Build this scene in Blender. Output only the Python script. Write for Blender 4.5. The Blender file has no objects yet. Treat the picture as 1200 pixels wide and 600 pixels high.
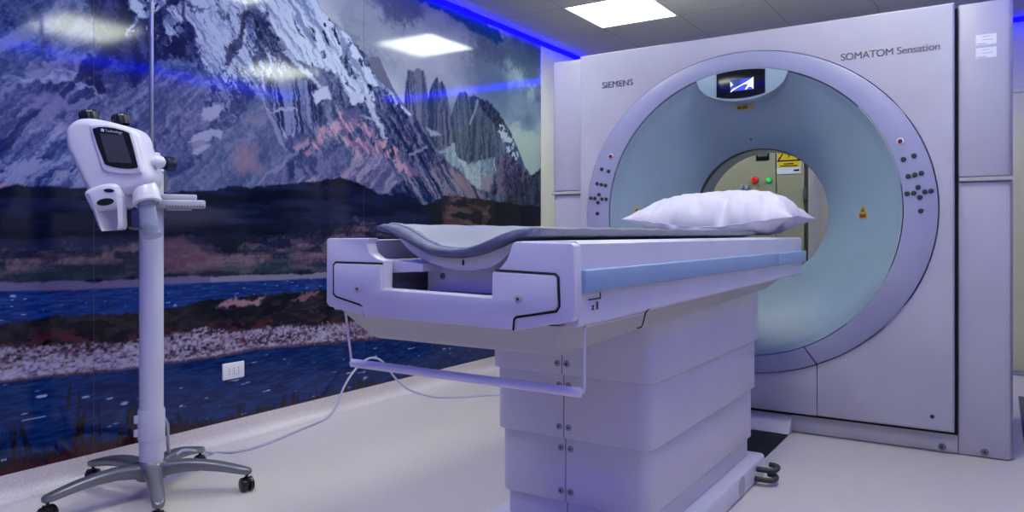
import bpy, bmesh, math, random
import numpy as np
from mathutils import Vector, Matrix, noise as mnoise
random.seed(7)
PI = math.pi
scn = bpy.context.scene
COL = scn.collection
XC = -1.115            # axis of the scanner and its table
# ---------------- camera: eye level 1.00 m, looking 32.9 degrees left of the room's long axis
FOC = 882.0
TH = math.radians(32.9)
cam_d = bpy.data.cameras.new('camera')
cam_d.sensor_width = 36.0; cam_d.lens = FOC/1200*36.0; cam_d.shift_y = -26.0/1200
cam_d.clip_start = 0.05; cam_d.clip_end = 60
cam = bpy.data.objects.new('camera', cam_d); COL.objects.link(cam)
cam.location = (0, 0, 1.0); cam.rotation_euler = (PI/2, 0, TH)
scn.camera = cam
def at(px, py, Y):
    """point of the photograph at room depth Y -> (x, y, z)"""
    u = (px-600)/FOC
    t = Y/(u*math.sin(TH)+math.cos(TH))
    return ((u*math.cos(TH)-math.sin(TH))*t, Y, 1.0-(py-274)/FOC*t)
def xz(px, py, Y):
    p = at(px, py, Y); return (p[0], p[2])
def s2l(c):
    c = c/255.0
    return c/12.92 if c <= 0.04045 else ((c+0.055)/1.055)**2.4
# ---------------- materials
MATS = {}
def mat(name, rgb, rough=0.4, metal=0.0, var=0.03, vscale=6.0, bump=0.0, bscale=200.0, spec=0.5, emit=None, estr=0.0, trans=0.0, coat=0.0):
    m = bpy.data.materials.new(name); m.use_nodes = True
    nt = m.node_tree; b = nt.nodes['Principled BSDF']
    c = [s2l(v) for v in rgb]
    tc = nt.nodes.new('ShaderNodeTexCoord')
    nz = nt.nodes.new('ShaderNodeTexNoise'); nz.inputs['Scale'].default_value = vscale; nz.inputs['Detail'].default_value = 5
    nt.links.new(tc.outputs['Object'], nz.inputs['Vector'])
    rp = nt.nodes.new('ShaderNodeValToRGB')
    rp.color_ramp.elements[0].position = 0.35; rp.color_ramp.elements[1].position = 0.65
    rp.color_ramp.elements[0].color = [min(1, v*(1-var)) for v in c]+[1]
    rp.color_ramp.elements[1].color = [min(1, v*(1+var)) for v in c]+[1]
    nt.links.new(nz.outputs['Fac'], rp.inputs['Fac'])
    nt.links.new(rp.outputs['Color'], b.inputs['Base Color'])
    b.inputs['Roughness'].default_value = rough; b.inputs['Metallic'].default_value = metal
    b.inputs['Specular IOR Level'].default_value = spec
    b.inputs['Transmission Weight'].default_value = trans
    b.inputs['Coat Weight'].default_value = coat
    if emit: 
        b.inputs['Emission Color'].default_value = [s2l(v) for v in emit]+[1]; b.inputs['Emission Strength'].default_value = estr
    if bump:
        n2 = nt.nodes.new('ShaderNodeTexNoise'); n2.inputs['Scale'].default_value = bscale; n2.inputs['Detail'].default_value = 2
        nt.links.new(tc.outputs['Object'], n2.inputs['Vector'])
        bp = nt.nodes.new('ShaderNodeBump'); bp.inputs['Strength'].default_value = bump; bp.inputs['Distance'].default_value = 0.002
        nt.links.new(n2.outputs['Fac'], bp.inputs['Height']); nt.links.new(bp.outputs['Normal'], b.inputs['Normal'])
    MATS[name] = m
    return m
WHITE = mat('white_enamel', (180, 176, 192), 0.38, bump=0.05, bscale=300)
TWHITE = mat('table_enamel_lifted', (212, 208, 222), 0.36, bump=0.05, bscale=300)  # the white enamel made lighter, in place of missing light at the front
WHITE2 = mat('white_moulding', (196, 193, 200), 0.42, bump=0.04)
GREYW = mat('warm_grey_plastic', (176, 172, 172), 0.45, bump=0.05)
RINGM = mat('lilac_grey_ring', (150, 150, 182), 0.35)
FUNM = mat('pale_teal_plastic', (140, 160, 174), 0.33, bump=0.03)
TUBE = mat('tunnel_plastic', (150, 164, 164), 0.3)
BRONZE = mat('dark_bronze_gap', (70, 60, 46), 0.35, metal=0.3)
RAIL = mat('sky_blue_rail', (142, 166, 198), 0.35)
BLACK = mat('black_plastic', (14, 15, 20), 0.3)
GAP = mat('gap_shadow', (16, 15, 18), 0.8)  # near-black colour stands in for shade inside open joints and grooves
RUBBER = mat('black_rubber', (18, 18, 20), 0.7, bump=0.2, bscale=80)
DARKG = mat('charcoal_hook', (52, 52, 58), 0.5)
STEEL = mat('brushed_steel', (150, 152, 156), 0.28, metal=0.9)
STEELD = mat('grey_steel', (120, 120, 126), 0.4, metal=0.7)
STAR = mat('silver_grey_casting', (122, 122, 126), 0.34, metal=0.5, coat=0.2)
PADM = mat('grey_vinyl_pad', (120, 122, 136), 0.45, var=0.04, vscale=30, bump=0.25, bscale=160)
PADE = mat('quilted_pad_edge', (96, 98, 124), 0.6, var=0.10, vscale=60, bump=0.5, bscale=240)
PILLOWM = mat('white_pillow_cotton', (212, 206, 220), 0.85, var=0.02, bump=0.15, bscale=400, spec=0.2)
CREAM = mat('cream_wall_paint', (214, 212, 190), 0.6, bump=0.05)
DOORM = mat('cream_door_laminate', (222, 216, 178), 0.5)
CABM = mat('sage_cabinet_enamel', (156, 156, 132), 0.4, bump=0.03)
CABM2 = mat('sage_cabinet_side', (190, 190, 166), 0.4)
CABLE = mat('pale_grey_cable', (178, 178, 196), 0.45)
REDM = mat('red_button', (190, 24, 18), 0.3, emit=(255, 30, 20), estr=0.3)
REDD = mat('dark_red_button', (120, 16, 24), 0.3)
GRNL = mat('lit_green_lamp', (16, 160, 60), 0.3, emit=(20, 220, 70), estr=0.7)
GRND = mat('green_lamp', (10, 96, 40), 0.3)
BTN = mat('dark_olive_button', (42, 50, 52), 0.4)
YEL = mat('yellow_warning', (222, 196, 20), 0.5)
AMB = mat('amber_warning', (196, 150, 20), 0.5)
SCRN = mat('dark_lcd', (62, 64, 72), 0.25)
SCRNOFF = mat('black_glass', (8, 9, 20), 0.15)
SILL = mat('metal_sill', (150, 154, 180), 0.35, metal=0.4)
FMAT = mat('dark_grey_mat', (92, 92, 98), 0.8, bump=0.3)
INK = mat('grey_lettering', (122, 122, 136), 0.45)
CHROME = mat('silver_lettering', (128, 124, 158), 0.35, metal=0.1)
PAPER = mat('label_paper', (222, 222, 236), 0.5)
PLATE = mat('outlet_plastic', (224, 222, 230), 0.35)
def glass(name, rgb, rough=0.05, alpha=0.35):
    m = mat(name, rgb, rough); b = m.node_tree.nodes['Principled BSDF']
    b.inputs['Alpha'].default_value = alpha
    return m
CLEAR = glass('clear_syringe_plastic', (160, 166, 196), 0.06, 0.30)
# ---------------- mesh builder
class MB:
    def __init__(s): s.bm = bmesh.new(); s.mats = []
    def mi(s, m):
        if m is None: return 0
        if m not in s.mats: s.mats.append(m)
        return s.mats.index(m)
    def _merge(s, b2, mi=0):
        for f in b2.faces: f.material_index = mi
        me = bpy.data.meshes.new('t'); b2.to_mesh(me); b2.free()
        s.bm.from_mesh(me); bpy.data.meshes.remove(me)
    def prism(s, pts, a0, a1, axis='Y', bev=0.0, seg=3, m=None, xf=None, front_only=False):
        """2D outline extruded along an axis between a0 and a1"""
        b = bmesh.new()
        def mk(p, a):
            if axis == 'Y': return Vector((p[0], a, p[1]))
            if axis == 'Z': return Vector((p[0], p[1], a))
            return Vector((a, p[0], p[1]))
        v0 = [b.verts.new(mk(p, a0)) for p in pts]; v1 = [b.verts.new(mk(p, a1)) for p in pts]
        n = len(pts)
        b.faces.new(v0[::-1]); b.faces.new(v1)
        for i in range(n): b.faces.new((v0[i], v0[(i+1) % n], v1[(i+1) % n], v1[i]))
        bmesh.ops.recalc_face_normals(b, faces=b.faces)
        if bev > 0:
            bmesh.ops.bevel(b, geom=[e for e in b.edges if e.calc_face_angle(0) > 0.6] if not front_only else [e for e in b.edges if e.verts[0] in v0 and e.verts[1] in v0], offset=bev, segments=seg, profile=0.5, affect='EDGES', clamp_overlap=True)
        if xf is not None: bmesh.ops.transform(b, matrix=xf, verts=b.verts)
        s._merge(b, s.mi(m)); return s
    def box(s, x0, x1, y0, y1, z0, z1, bev=0.0, seg=3, m=None, xf=None):
        return s.prism([(x0, z0), (x1, z0), (x1, z1), (x0, z1)], y0, y1, 'Y', bev, seg, m, xf)
    def tube(s, pts, r, seg=12, m=None, cap=True, smooth=True):
        pts = [Vector(p) for p in pts]
        rs = r if isinstance(r, (list, tuple)) else [r]*len(pts)
        if smooth and len(pts) > 2:
            q = []; rr = []
            for i in range(len(pts)-1):
                p0 = pts[max(i-1, 0)]; p1 = pts[i]; p2 = pts[i+1]; p3 = pts[min(i+2, len(pts)-1)]
                for k in range(6):
                    t = k/6; t2 = t*t; t3 = t2*t
                    q.append(0.5*((2*p1)+(-p0+p2)*t+(2*p0-5*p1+4*p2-p3)*t2+(-p0+3*p1-3*p2+p3)*t3)); rr.append(rs[i]*(1-t)+rs[i+1]*t)
            q.append(pts[-1]); rr.append(rs[-1]); pts = q; rs = rr
        b = bmesh.new(); rings = []
        up = Vector((0, 0, 1))
        for i, p in enumerate(pts):
            d = (pts[min(i+1, len(pts)-1)]-pts[max(i-1, 0)]).normalized()
            a = d.cross(up)
            if a.length < 0.05: a = d.cross(Vector((1, 0, 0)))
            a.normalize(); c = a.cross(d).normalized(); up = c
            rings.append([b.verts.new(p+(a*math.cos(2*PI*k/seg)+c*math.sin(2*PI*k/seg))*rs[i]) for k in range(seg)])
        for i in range(len(rings)-1):
            for k in range(seg): b.faces.new((rings[i][k], rings[i][(k+1) % seg], rings[i+1][(k+1) % seg], rings[i+1][k]))
        if cap: b.faces.new(rings[0][::-1]); b.faces.new(rings[-1])
        bmesh.ops.recalc_face_normals(b, faces=b.faces)
        s._merge(b, s.mi(m)); return s
    def lathe(s, prof, centre=(0, 0, 0), axis='Z', seg=32, m=None, xf=None, closed=False):
        """prof: (radius, along) pairs"""
        b = bmesh.new(); rings = []
        for r, a in prof:
            ring = []
            for k in range(seg):
                c, q = math.cos(2*PI*k/seg)*max(r, 1e-5), math.sin(2*PI*k/seg)*max(r, 1e-5)
                v = {'Z': (c, q, a), 'Y': (c, a, q), 'X': (a, c, q)}[axis]
                ring.append(b.verts.new(Vector(v)+Vector(centre)))
            rings.append(ring)
        n = len(rings)
        for i in range(n if closed else n-1):
            A = rings[i]; B = rings[(i+1) % n]
            for k in range(seg): b.faces.new((A[k], A[(k+1) % seg], B[(k+1) % seg], B[k]))
        if not closed:
            if prof[0][0] > 1e-4 or True: b.faces.new(rings[0][::-1]); b.faces.new(rings[-1])
        bmesh.ops.remove_doubles(b, verts=b.verts, dist=2e-5)
        bmesh.ops.recalc_face_normals(b, faces=b.faces)
        if xf is not None: bmesh.ops.transform(b, matrix=xf, verts=b.verts)
        s._merge(b, s.mi(m)); return s
    def grid(s, rows, m=None, closeu=False, recalc=True, xf=None):
        b = bmesh.new(); R = [[b.verts.new(p) for p in row] for row in rows]
        for i in range(len(R)-1):
            n = len(R[i])
            for k in range(n if closeu else n-1):
                b.faces.new((R[i][k], R[i][(k+1) % n], R[i+1][(k+1) % n], R[i+1][k]))
        bmesh.ops.remove_doubles(b, verts=b.verts, dist=1e-5)
        if recalc: bmesh.ops.recalc_face_normals(b, faces=b.faces)
        if xf is not None: bmesh.ops.transform(b, matrix=xf, verts=b.verts)
        s._merge(b, s.mi(m)); return s
    def band(s, inner, outer, y0, y1, e=0.003, m=None, closed=False, eo=None):
        """flat curved plate (front at y0, back at y1) between two matched outlines, its rims eased"""
        eo = e if eo is None else eo
        def lerp(a, b, t): return (a[0]+(b[0]-a[0])*t, a[1]+(b[1]-a[1])*t)
        rows = []
        def row(f, y): rows.append([(f(i)[0], y, f(i)[1]) for i in range(len(inner))])
        def off(i, d):
            a, b = inner[i], outer[i]; L = math.hypot(a[0]-b[0], a[1]-b[1]); return lerp(a, b, min(.45, d/max(L, 1e-6)))
        def offo(i, d):
            a, b = inner[i], outer[i]; L = math.hypot(a[0]-b[0], a[1]-b[1]); return lerp(b, a, min(.45, d/max(L, 1e-6)))
        row(lambda i: inner[i], y1); row(lambda i: inner[i], y0+e)
        row(lambda i: off(i, e*.3), y0+e*.3); row(lambda i: off(i, e), y0)
        row(lambda i: offo(i, eo), y0); row(lambda i: offo(i, eo*.3), y0+eo*.3)
        row(lambda i: outer[i], y0+eo); row(lambda i: outer[i], y1); 
        rows.append(rows[0])
        s.grid(rows, m, closeu=closed)
        if not closed:
            b = bmesh.new()
            for k in (0, -1):
                vs = [b.verts.new(r[k]) for r in rows[:-1]]; b.faces.new(vs)
            s._merge(b, s.mi(m))
        return s
    def build(s, name, m, parent=None, smooth=35, loc=None):
        me = bpy.data.meshes.new(name)
        s.bm.to_mesh(me); s.bm.free()
        for f in me.polygons: f.use_smooth = True
        me.set_sharp_from_angle(angle=math.radians(smooth))
        o = bpy.data.objects.new(name, me); COL.objects.link(o)
        if not s.mats or s.mats[0] is None: s.mats = [m]
        for q in s.mats: me.materials.append(q)
        if parent is not None:
            o.parent = parent
            o.matrix_parent_inverse = Matrix.Translation(-Vector(parent.location)) if parent.type == 'EMPTY' else Matrix()
        return o
def tag(o, label=None, cat=None, group=None, kind=None):
    if label: o['label'] = label
    if cat: o['category'] = cat
    if group: o['group'] = group
    if kind: o['kind'] = kind
    return o
def empty(name, loc, label, cat, group=None):
    e = bpy.data.objects.new(name, None); COL.objects.link(e); e.location = loc; e.empty_display_size = .1
    return tag(e, label, cat, group)
def letters(name, txt, size, m, xf, parent, depth=0.002, bold=0.0, spacing=1.0):
    cu = bpy.data.curves.new(name, 'FONT'); cu.body = txt; cu.size = size; cu.extrude = depth; cu.space_character = spacing
    t = bpy.data.objects.new('tmp', cu); COL.objects.link(t)
    dg = bpy.context.evaluated_depsgraph_get(); me = bpy.data.meshes.new_from_object(t.evaluated_get(dg))
    bpy.data.objects.remove(t)
    if bold:                                   # heavier strokes: the glyphs doubled a hair apart
        b2 = bmesh.new()
        for k in (-1, 1):
            m2 = me.copy(); m2.transform(Matrix.Translation((k*bold, 0, 0))); b2.from_mesh(m2); bpy.data.meshes.remove(m2)
        b2.to_mesh(me); b2.free()
    me.transform(xf); me.materials.clear(); me.materials.append(m)
    o = bpy.data.objects.new(name, me); COL.objects.link(o)
    if parent is not None:
        o.parent = parent
        o.matrix_parent_inverse = Matrix.Translation(-Vector(parent.location)) if parent.type == 'EMPTY' else Matrix()
    return o
def frame(origin, xaxis, yaxis):
    x = Vector(xaxis).normalized(); z = x.cross(Vector(yaxis)).normalized(); y = z.cross(x)
    M = Matrix((x, y, z)).transposed().to_4x4(); M.translation = Vector(origin); return M
# ---------------- light and print levels
PANEL_S = 18.0; LED_S = 26.0; EXPO = 0.0; MURAL_SAT = 1.0; MURAL_V = 1.1
# ---- picture printed on the mural: painted in wall coordinates (s along the wall, z height) ----
WALL_D = 3.13
def wall_pt(px, py):
    u = (px-600.0)/882.0
    t = WALL_D/(0.5432-u*0.8396)
    return ((u*0.5432+0.8396)*t, 1.0-(py-274.0)/882.0*t)

_rng_cache = {}
def _lat(seed):
    if seed not in _rng_cache:
        _rng_cache[seed] = np.random.RandomState(seed).rand(256, 256).astype(np.float32)
    return _rng_cache[seed]
def vnoise(x, y, seed):
    g = _lat(seed)
    xi = np.floor(x); yi = np.floor(y)
    fx = x-xi; fy = y-yi
    fx = fx*fx*fx*(fx*(fx*6-15)+10); fy = fy*fy*fy*(fy*(fy*6-15)+10)
    xi = xi.astype(np.int64) & 255; yi = yi.astype(np.int64) & 255
    x1 = (xi+1) & 255; y1 = (yi+1) & 255
    a = g[yi, xi]; b = g[yi, x1]; c = g[y1, xi]; d = g[y1, x1]
    return (a*(1-fx)+b*fx)*(1-fy)+(c*(1-fx)+d*fx)*fy
def fbm(x, y, f, seed, octv=5, gain=0.55, ridged=False):
    tot = 0; amp = 1; nrm = 0
    for k in range(octv):
        n = vnoise(x*f+k*17.3, y*f+k*9.1, seed+k)
        if ridged: n = 1-np.abs(2*n-1)
        tot = tot+n*amp; nrm += amp; amp *= gain; f *= 2.03
    return tot/nrm
def sstep(a, b, x):
    t = np.clip((x-a)/(b-a), 0, 1); return t*t*(3-2*t)
def srgb(r, g, b):
    c = np.array([r, g, b], dtype=np.float64)/255.0
    return np.where(c <= 0.04045, c/12.92, ((c+0.055)/1.055)**2.4)

def paint_mural(S, Z):
    """S, Z flat arrays -> linear rgb (N,3)"""
    N = S.shape[0]
    ws = (fbm(S, Z, 9, 11, 5)-0.5)*1.1+(fbm(S, Z, 42, 15, 3)-0.5)*0.45; wz = (fbm(S, Z, 9, 31, 5)-0.5)*1.1+(fbm(S, Z, 42, 35, 3)-0.5)*0.45
    col = np.zeros((N, 3))
    def P(pts): return [wall_pt(*p) for p in pts]
    def poly(pts, soft=0.01, warp=0.05):
        q = P(pts)
        x = S+ws*warp; z = Z+wz*warp
        xs = [p[0] for p in q]; zs = [p[1] for p in q]
        m = soft+0.02
        idx = np.nonzero((x > min(xs)-m) & (x < max(xs)+m) & (z > min(zs)-m) & (z < max(zs)+m))[0]
        out = np.zeros(N)
        if len(idx) == 0: return out
        X = x[idx]; Y = z[idx]
        d2 = np.full(len(idx), 1e9); ins = np.zeros(len(idx), bool)
        n = len(q)
        for i in range(n):
            x0, y0 = q[i]; x1, y1 = q[(i+1) % n]
            dx = x1-x0; dy = y1-y0
            t = np.clip(((X-x0)*dx+(Y-y0)*dy)/(dx*dx+dy*dy+1e-12), 0, 1)
            d2 = np.minimum(d2, (X-x0-t*dx)**2+(Y-y0-t*dy)**2)
            if y0 != y1:
                c = ((y0 > Y) != (y1 > Y)) & (X < (x1-x0)*(Y-y0)/(y1-y0)+x0)
                ins ^= c
        sd = np.where(ins, np.sqrt(d2), -np.sqrt(d2))
        out[idx] = sstep(-soft, soft, sd)
        return out
    def line(pts, w, soft=0.004, warp=0.03):
        q = P(pts); x = S+ws*warp; z = Z+wz*warp; d2 = np.full(N, 1e9)
        for i in range(len(q)-1):
            x0, y0 = q[i]; x1, y1 = q[i+1]; dx = x1-x0; dy = y1-y0
            t = np.clip(((x-x0)*dx+(z-y0)*dy)/(dx*dx+dy*dy+1e-12), 0, 1)
            d2 = np.minimum(d2, (x-x0-t*dx)**2+(z-y0-t*dy)**2)
        return 1-sstep(w, w+soft, np.sqrt(d2))
    def below(pts, soft=0.006, warp=0.03, fwarp=0):
        q = P(pts); xs = [-9]+[p[0] for p in q]+[99]; zs = [q[0][1]]+[p[1] for p in q]+[q[-1][1]]
        h = np.interp(S, xs, zs)+wz*warp
        if fwarp: h = h+(fbm(S, Z*0.3, 70, 77, 3)-0.5)*fwarp
        return sstep(-soft, soft, h-Z)
    def mix(m, c):
        nonlocal col
        m = np.clip(m, 0, 1)[:, None]
        col = col*(1-m)+np.asarray(c)*m
    def ramp(v, stops):
        pos = [s[0] for s in stops]
        return np.stack([np.interp(v, pos, [s[1][k] for s in stops]) for k in range(3)], 1)
    C = srgb
    # ---------------- sky and cloud
    n = fbm(S+ws*0.12, Z*1.5+wz*0.12, 1.5, 101, 4, .42)
    sky = ramp(n, [(0.25, C(112, 116, 144)), (0.42, C(148, 148, 170)), (0.58, C(176, 172, 190)), (0.8, C(196, 190, 204))])
    mix(np.ones(N), sky)
    right = sstep(4.1, 5.0, S)
    nr = fbm(S+ws*.10, Z*1.4+wz*.10, 2.2, 141, 4, .42)
    skyr = ramp(nr+0.10*(1.9-Z), [(0.3, C(80, 100, 122)), (0.48, C(120, 136, 148)), (0.6, C(156, 166, 166)), (0.8, C(178, 188, 180))])
    mix(right*0.9, skyr)
    mix(poly([(440, -30), (500, -12), (495, 22), (465, 25), (420, -10)], 0.08, 0.2)*0.75, C(72, 78, 128))
    mix(poly([(560, 40), (590, 35), (634, 60), (634, 110), (620, 105), (600, 75), (580, 70)], 0.09, 0.3)*0.65, C(58, 78, 104))
    mix(poly([(540, 62), (570, 45), (590, 52), (580, 80), (560, 75)], 0.05, 0.3)*0.5, C(92, 92, 122))
    mix(poly([(600, 155), (634, 160), (634, 196), (622, 204), (612, 190)], 0.04, 0.2)*0.7, C(164, 174, 166))
    mix(poly([(478, -6), (492, 0), (515, 13), (540, 26), (562, 40), (582, 51), (590, 47), (584, 34), (560, 18), (535, 2), (520, -12)], 0.012, 0.08), C(10, 72, 128))
    mix(poly([(420, 10), (470, 20), (520, 40), (500, 70), (450, 60), (410, 40)], 0.06, 0.3)*0.45, C(172, 170, 190))
    # ---------------- rock texture: relief lit from the upper left
    def relief(sx, sz, f, seed, ang=0.0, octv=6, k=1.0):
        ca, sa = math.cos(ang), math.sin(ang)
        x = (S*ca+Z*sa)*sx+ws*0.10; y = (-S*sa+Z*ca)*sz+wz*0.10
        tot = 0
        for e, g, o in ((0.022, 1.1, 3), (0.008, 1.7, 5), (0.0035, 1.7, 7)):
            h0 = fbm(x, y, f, seed, o, 0.58, True)
            hx = fbm(x+e*sx, y, f, seed, o, 0.58, True)
            hy = fbm(x, y+e*sz, f, seed, o, 0.58, True)
            tot = tot+g*((h0-hx)*1.3+(hy-h0)*0.9)
        return np.clip(0.52+k*tot, 0, 1), h0
    lit, h0 = relief(1.0, 0.8, 3.0, 201, 0.3)
    litv, hv = relief(2.6, 0.45, 3.2, 231, 0.1)          # vertical flutes
    litd, hd = relief(2.4, 0.55, 3.0, 261, 0.75)         # gullies falling to the right
    lite, he = relief(2.4, 0.55, 3.0, 281, -0.75)        # gullies falling to the left
    fine = fbm(S, Z, 60, 301, 4)
    blot = fbm(S, Z, 5, 321, 4)
    def rock(l, dark, mid, light):
        return ramp(l+(fine-0.5)*0.25, [(0.2, dark), (0.48, mid), (0.75, light)])
    SNOW = C(176, 176, 210); SNOW2 = C(150, 152, 192)
    NAVY = C(16, 30, 78); DK = C(34, 46, 92); MD = C(78, 86, 126); LT = C(122, 122, 156)
    # far towers
    tower = rock(litv, C(60, 70, 104), C(92, 96, 124), C(122, 118, 140))
    mix(poly([(432, 66), (444, 67), (452, 84), (462, 106), (474, 122), (440, 130)], 0.006, 0.02), C(112, 106, 134))
    T1 = [(468, 190), (472, 130), (475, 100), (478, 81), (483, 83), (489, 79), (496, 82), (499, 96), (501, 118), (506, 190)]
    T2 = [(498, 190), (501, 118), (505, 101), (508, 95), (511, 90), (515, 99), (518, 97), (522, 103), (525, 118), (531, 150), (540, 190)]
    T3 = [(530, 200), (528, 140), (532, 122), (538, 109), (546, 107), (550, 114), (556, 111), (560, 116), (566, 115), (572, 117), (580, 126), (590, 141), (600, 158), (608, 177), (616, 196), (624, 206), (620, 245), (540, 240)]
    mix(poly(T1, 0.006, 0.03), tower); mix(poly([(494, 84), (501, 110), (503, 180), (494, 180)], 0.01, 0.02)*0.6, C(58, 70, 106))
    mix(poly(T2, 0.006, 0.03), rock(litv, C(48, 62, 98), C(76, 86, 116), C(112, 110, 136)))
    mix(poly(T3, 0.006, 0.03), rock(0.5*litv+.25, C(42, 54, 80), C(74, 86, 112), C(110, 114, 136)))
    mix(poly([(557, 113), (572, 117), (582, 128), (592, 144), (588, 160), (575, 140), (563, 128)], 0.01, 0.06)*(0.6+0.4*(fine > .5)), C(18, 30, 58))
    mix(poly([(584, 150), (594, 150), (604, 168), (608, 185), (602, 190), (592, 172)], 0.008, 0.1)*sstep(.45, .55, fbm(S, Z, 28, 331, 3)), C(176, 182, 190))
    mix(line([(560, 118), (556, 132), (550, 144)], 0.008)*0.7, C(150, 156, 178))
    mix(poly([(548, 190), (552, 150), (562, 130), (572, 150), (580, 170), (576, 192)], 0.01, 0.04)*0.55, rock(litv, C(24, 38, 66), C(56, 72, 98), C(78, 92, 116)))
    mix(poly([(578, 228), (583, 190), (592, 178), (612, 196), (622, 206), (624, 235)], 0.01, 0.05), rock(lit, C(22, 26, 54), C(66, 64, 92), C(118, 106, 124)))
    # snowfield under the towers
    mix(poly([(500, 150), (512, 152), (518, 158), (505, 158)], 0.01, 0.04), C(150, 160, 180))
    mix(poly([(510, 178), (522, 172), (533, 168), (536, 184), (548, 193), (562, 189), (579, 187), (581, 200), (574, 222), (560, 222), (540, 212), (522, 200)], 0.01, 0.05), ramp(lit+(fine-.5)*.3, [(0.3, C(108, 124, 150)), (0.5, C(146, 158, 172)), (0.7, C(176, 182, 188))]))
    mix(poly([(565, 205), (579, 203), (576, 222), (562, 222)], 0.02, 0.05)*0.7, C(150, 126, 138))
    # ---------------- the big massif
    mass = [(-400, 400), (-400, -300), (368, -300), (366, -8), (374, 6), (385, 19), (398, 33), (410, 46), (418, 52), (430, 64), (434, 80), (448, 98), (462, 110), (472, 121), (482, 134), (494, 148), (504, 162), (520, 182), (536, 200), (552, 220), (580, 240), (600, 300)]
    M = poly(mass, 0.006, 0.05)
    base = rock(0.5*lit+0.5*litd, DK, MD, LT)
    mix(M, base)
    # left part bluer and broken
    L1 = poly([(-300, -300), (230, -300), (232, 60), (205, 110), (170, 240), (-300, 240)], 0.05, 0.3)
    mix(L1*0.85, rock(0.5*lit+0.5*lite, C(20, 36, 96), C(66, 78, 132), C(110, 112, 160)))
    # upper dark faces
    mix(poly([(95, -60), (235, -60), (224, 0), (226, 40), (228, 62), (196, 72), (168, 92), (135, 112), (96, 96), (88, 94), (100, 70), (108, 40)], 0.015, 0.12)*M, rock(lit, C(8, 18, 66), C(24, 32, 88), C(72, 76, 130)))
    # ridges of the lower left
    mix(poly([(40, 74), (60, 63), (80, 62), (96, 72), (92, 88), (60, 86), (30, 92)], 0.01, 0.06), rock(lit, C(60, 66, 120), C(98, 98, 148), C(118, 114, 160)))
    mix(poly([(8, 92), (45, 92), (65, 84), (92, 87), (88, 96), (60, 98), (34, 97), (12, 100)], 0.006, 0.05), C(138, 138, 186))
    mix(poly([(-20, 100), (10, 100), (55, 96), (90, 98), (120, 106), (132, 112), (100, 150), (40, 180), (-40, 175)], 0.03, 0.15)*0.8, rock(lite, C(24, 34, 96), C(62, 68, 128), C(112, 106, 156)))
    mix(line([(94, 103), (112, 104), (132, 110)], 0.004, 0.006, 0.12)*0.8, C(132, 132, 180))
    mix(poly([(30, 172), (42, 152), (66, 142), (84, 150), (70, 166), (50, 178)], 0.015, 0.08)*0.85, C(142, 132, 178))
    mix(poly([(30, 118), (55, 112), (88, 118), (84, 128), (50, 128)], 0.02, 0.12)*0.7, C(110, 102, 156))
    mix(poly([(-60, 216), (0, 180), (40, 150), (80, 152), (110, 190), (200, 226), (-60, 226)], 0.03, 0.15)*0.8, rock(lite, C(26, 46, 110), C(80, 92, 150), C(140, 136, 184)))
    mix(poly([(-5, 221), (4, 213), (10, 218), (6, 222)], 0.006, 0.01), C(160, 130, 160))
    # centre slopes
    mix(poly([(115, 110), (165, 90), (215, 84), (262, 100), (258, 130), (220, 185), (205, 228), (120, 225), (100, 150)], 0.02, 0.12)*0.85, rock(0.6*lit+.4*lite, C(34, 46, 98), C(78, 82, 132), C(124, 120, 162)))
    mix(poly([(232, 100), (300, 96), (300, 112), (268, 150), (258, 160), (250, 130), (234, 125)], 0.01, 0.1)*0.8, rock(lit, C(18, 30, 84), C(60, 70, 122), C(136, 136, 178)))
    # snow
    snowtex = ramp(litd+(fine-.5)*.25, [(0.25, C(104, 110, 160)), (0.42, SNOW2), (0.6, SNOW)])
    def snow(pts, cov, soft=0.012, warp=0.12, f=16, seed=351, tex=None, sx=1.0, sz=1.0):
        m = poly(pts, soft, warp)
        nn = fbm(S*sx+ws*.2, Z*sz+wz*.2, f, seed, 4)
        m = m*sstep(cov-0.04, cov+0.04, nn)
        mix(m*M, snowtex if tex is None else tex)
    snow([(218, -300), (300, -300), (292, 0), (292, 18), (281, 38), (273, 58), (268, 78), (246, 84), (238, 66), (226, 40), (221, 10)], 0.40, 0.012, 0.1, 18, 351, None, 1.0, 2.0)
    snow([(228, 40), (280, 36), (300, 60), (300, 92), (262, 104), (238, 96)], 0.53, 0.02, 0.15, 22, 357, None, .8, 1.6)
    snow([(196, 12), (214, 4), (217, 22), (206, 40), (193, 52), (192, 30)], 0.40, 0.01, 0.08, 22)
    snow([(146, -60), (215, -60), (195, 2), (180, 14), (163, 24), (151, 40), (149, 38), (160, 18), (150, 8)], 0.36, 0.008, 0.06, 20)
    snow([(150, 40), (175, 38), (176, 44), (150, 42)], 0.45, 0.01, 0.1, 20)
    snow([(284, 40), (296, 22), (304, 28), (300, 48), (284, 70), (272, 92), (268, 80)], 0.33, 0.008, 0.08, 22)
    snow([(300, 40), (320, 52), (330, 70), (334, 96), (300, 104), (285, 100), (280, 76)], 0.50, 0.02, 0.12, 20, 363, None, 2.0, .8)
    big = [(298, -300), (372, -300), (366, -8), (374, 6), (385, 19), (398, 33), (410, 46), (420, 58), (432, 78), (450, 100), (470, 121), (482, 134), (470, 134), (446, 116), (436, 104), (440, 128), (450, 152), (450, 160), (444, 148), (436, 130), (428, 118), (424, 118), (412, 120), (406, 106), (396, 92), (386, 82), (370, 78), (352, 72), (340, 62), (330, 56), (322, 38), (310, 22), (299, 0)]
    m = poly(big, 0.008, 0.05)
    nn = fbm(S*1.8+Z*0.9, Z*1.1-S*.5, 12, 371, 5)
    cov = np.interp(S, [2.4, 2.9, 3.25, 3.5], [0.20, 0.23, 0.31, 0.40])
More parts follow.
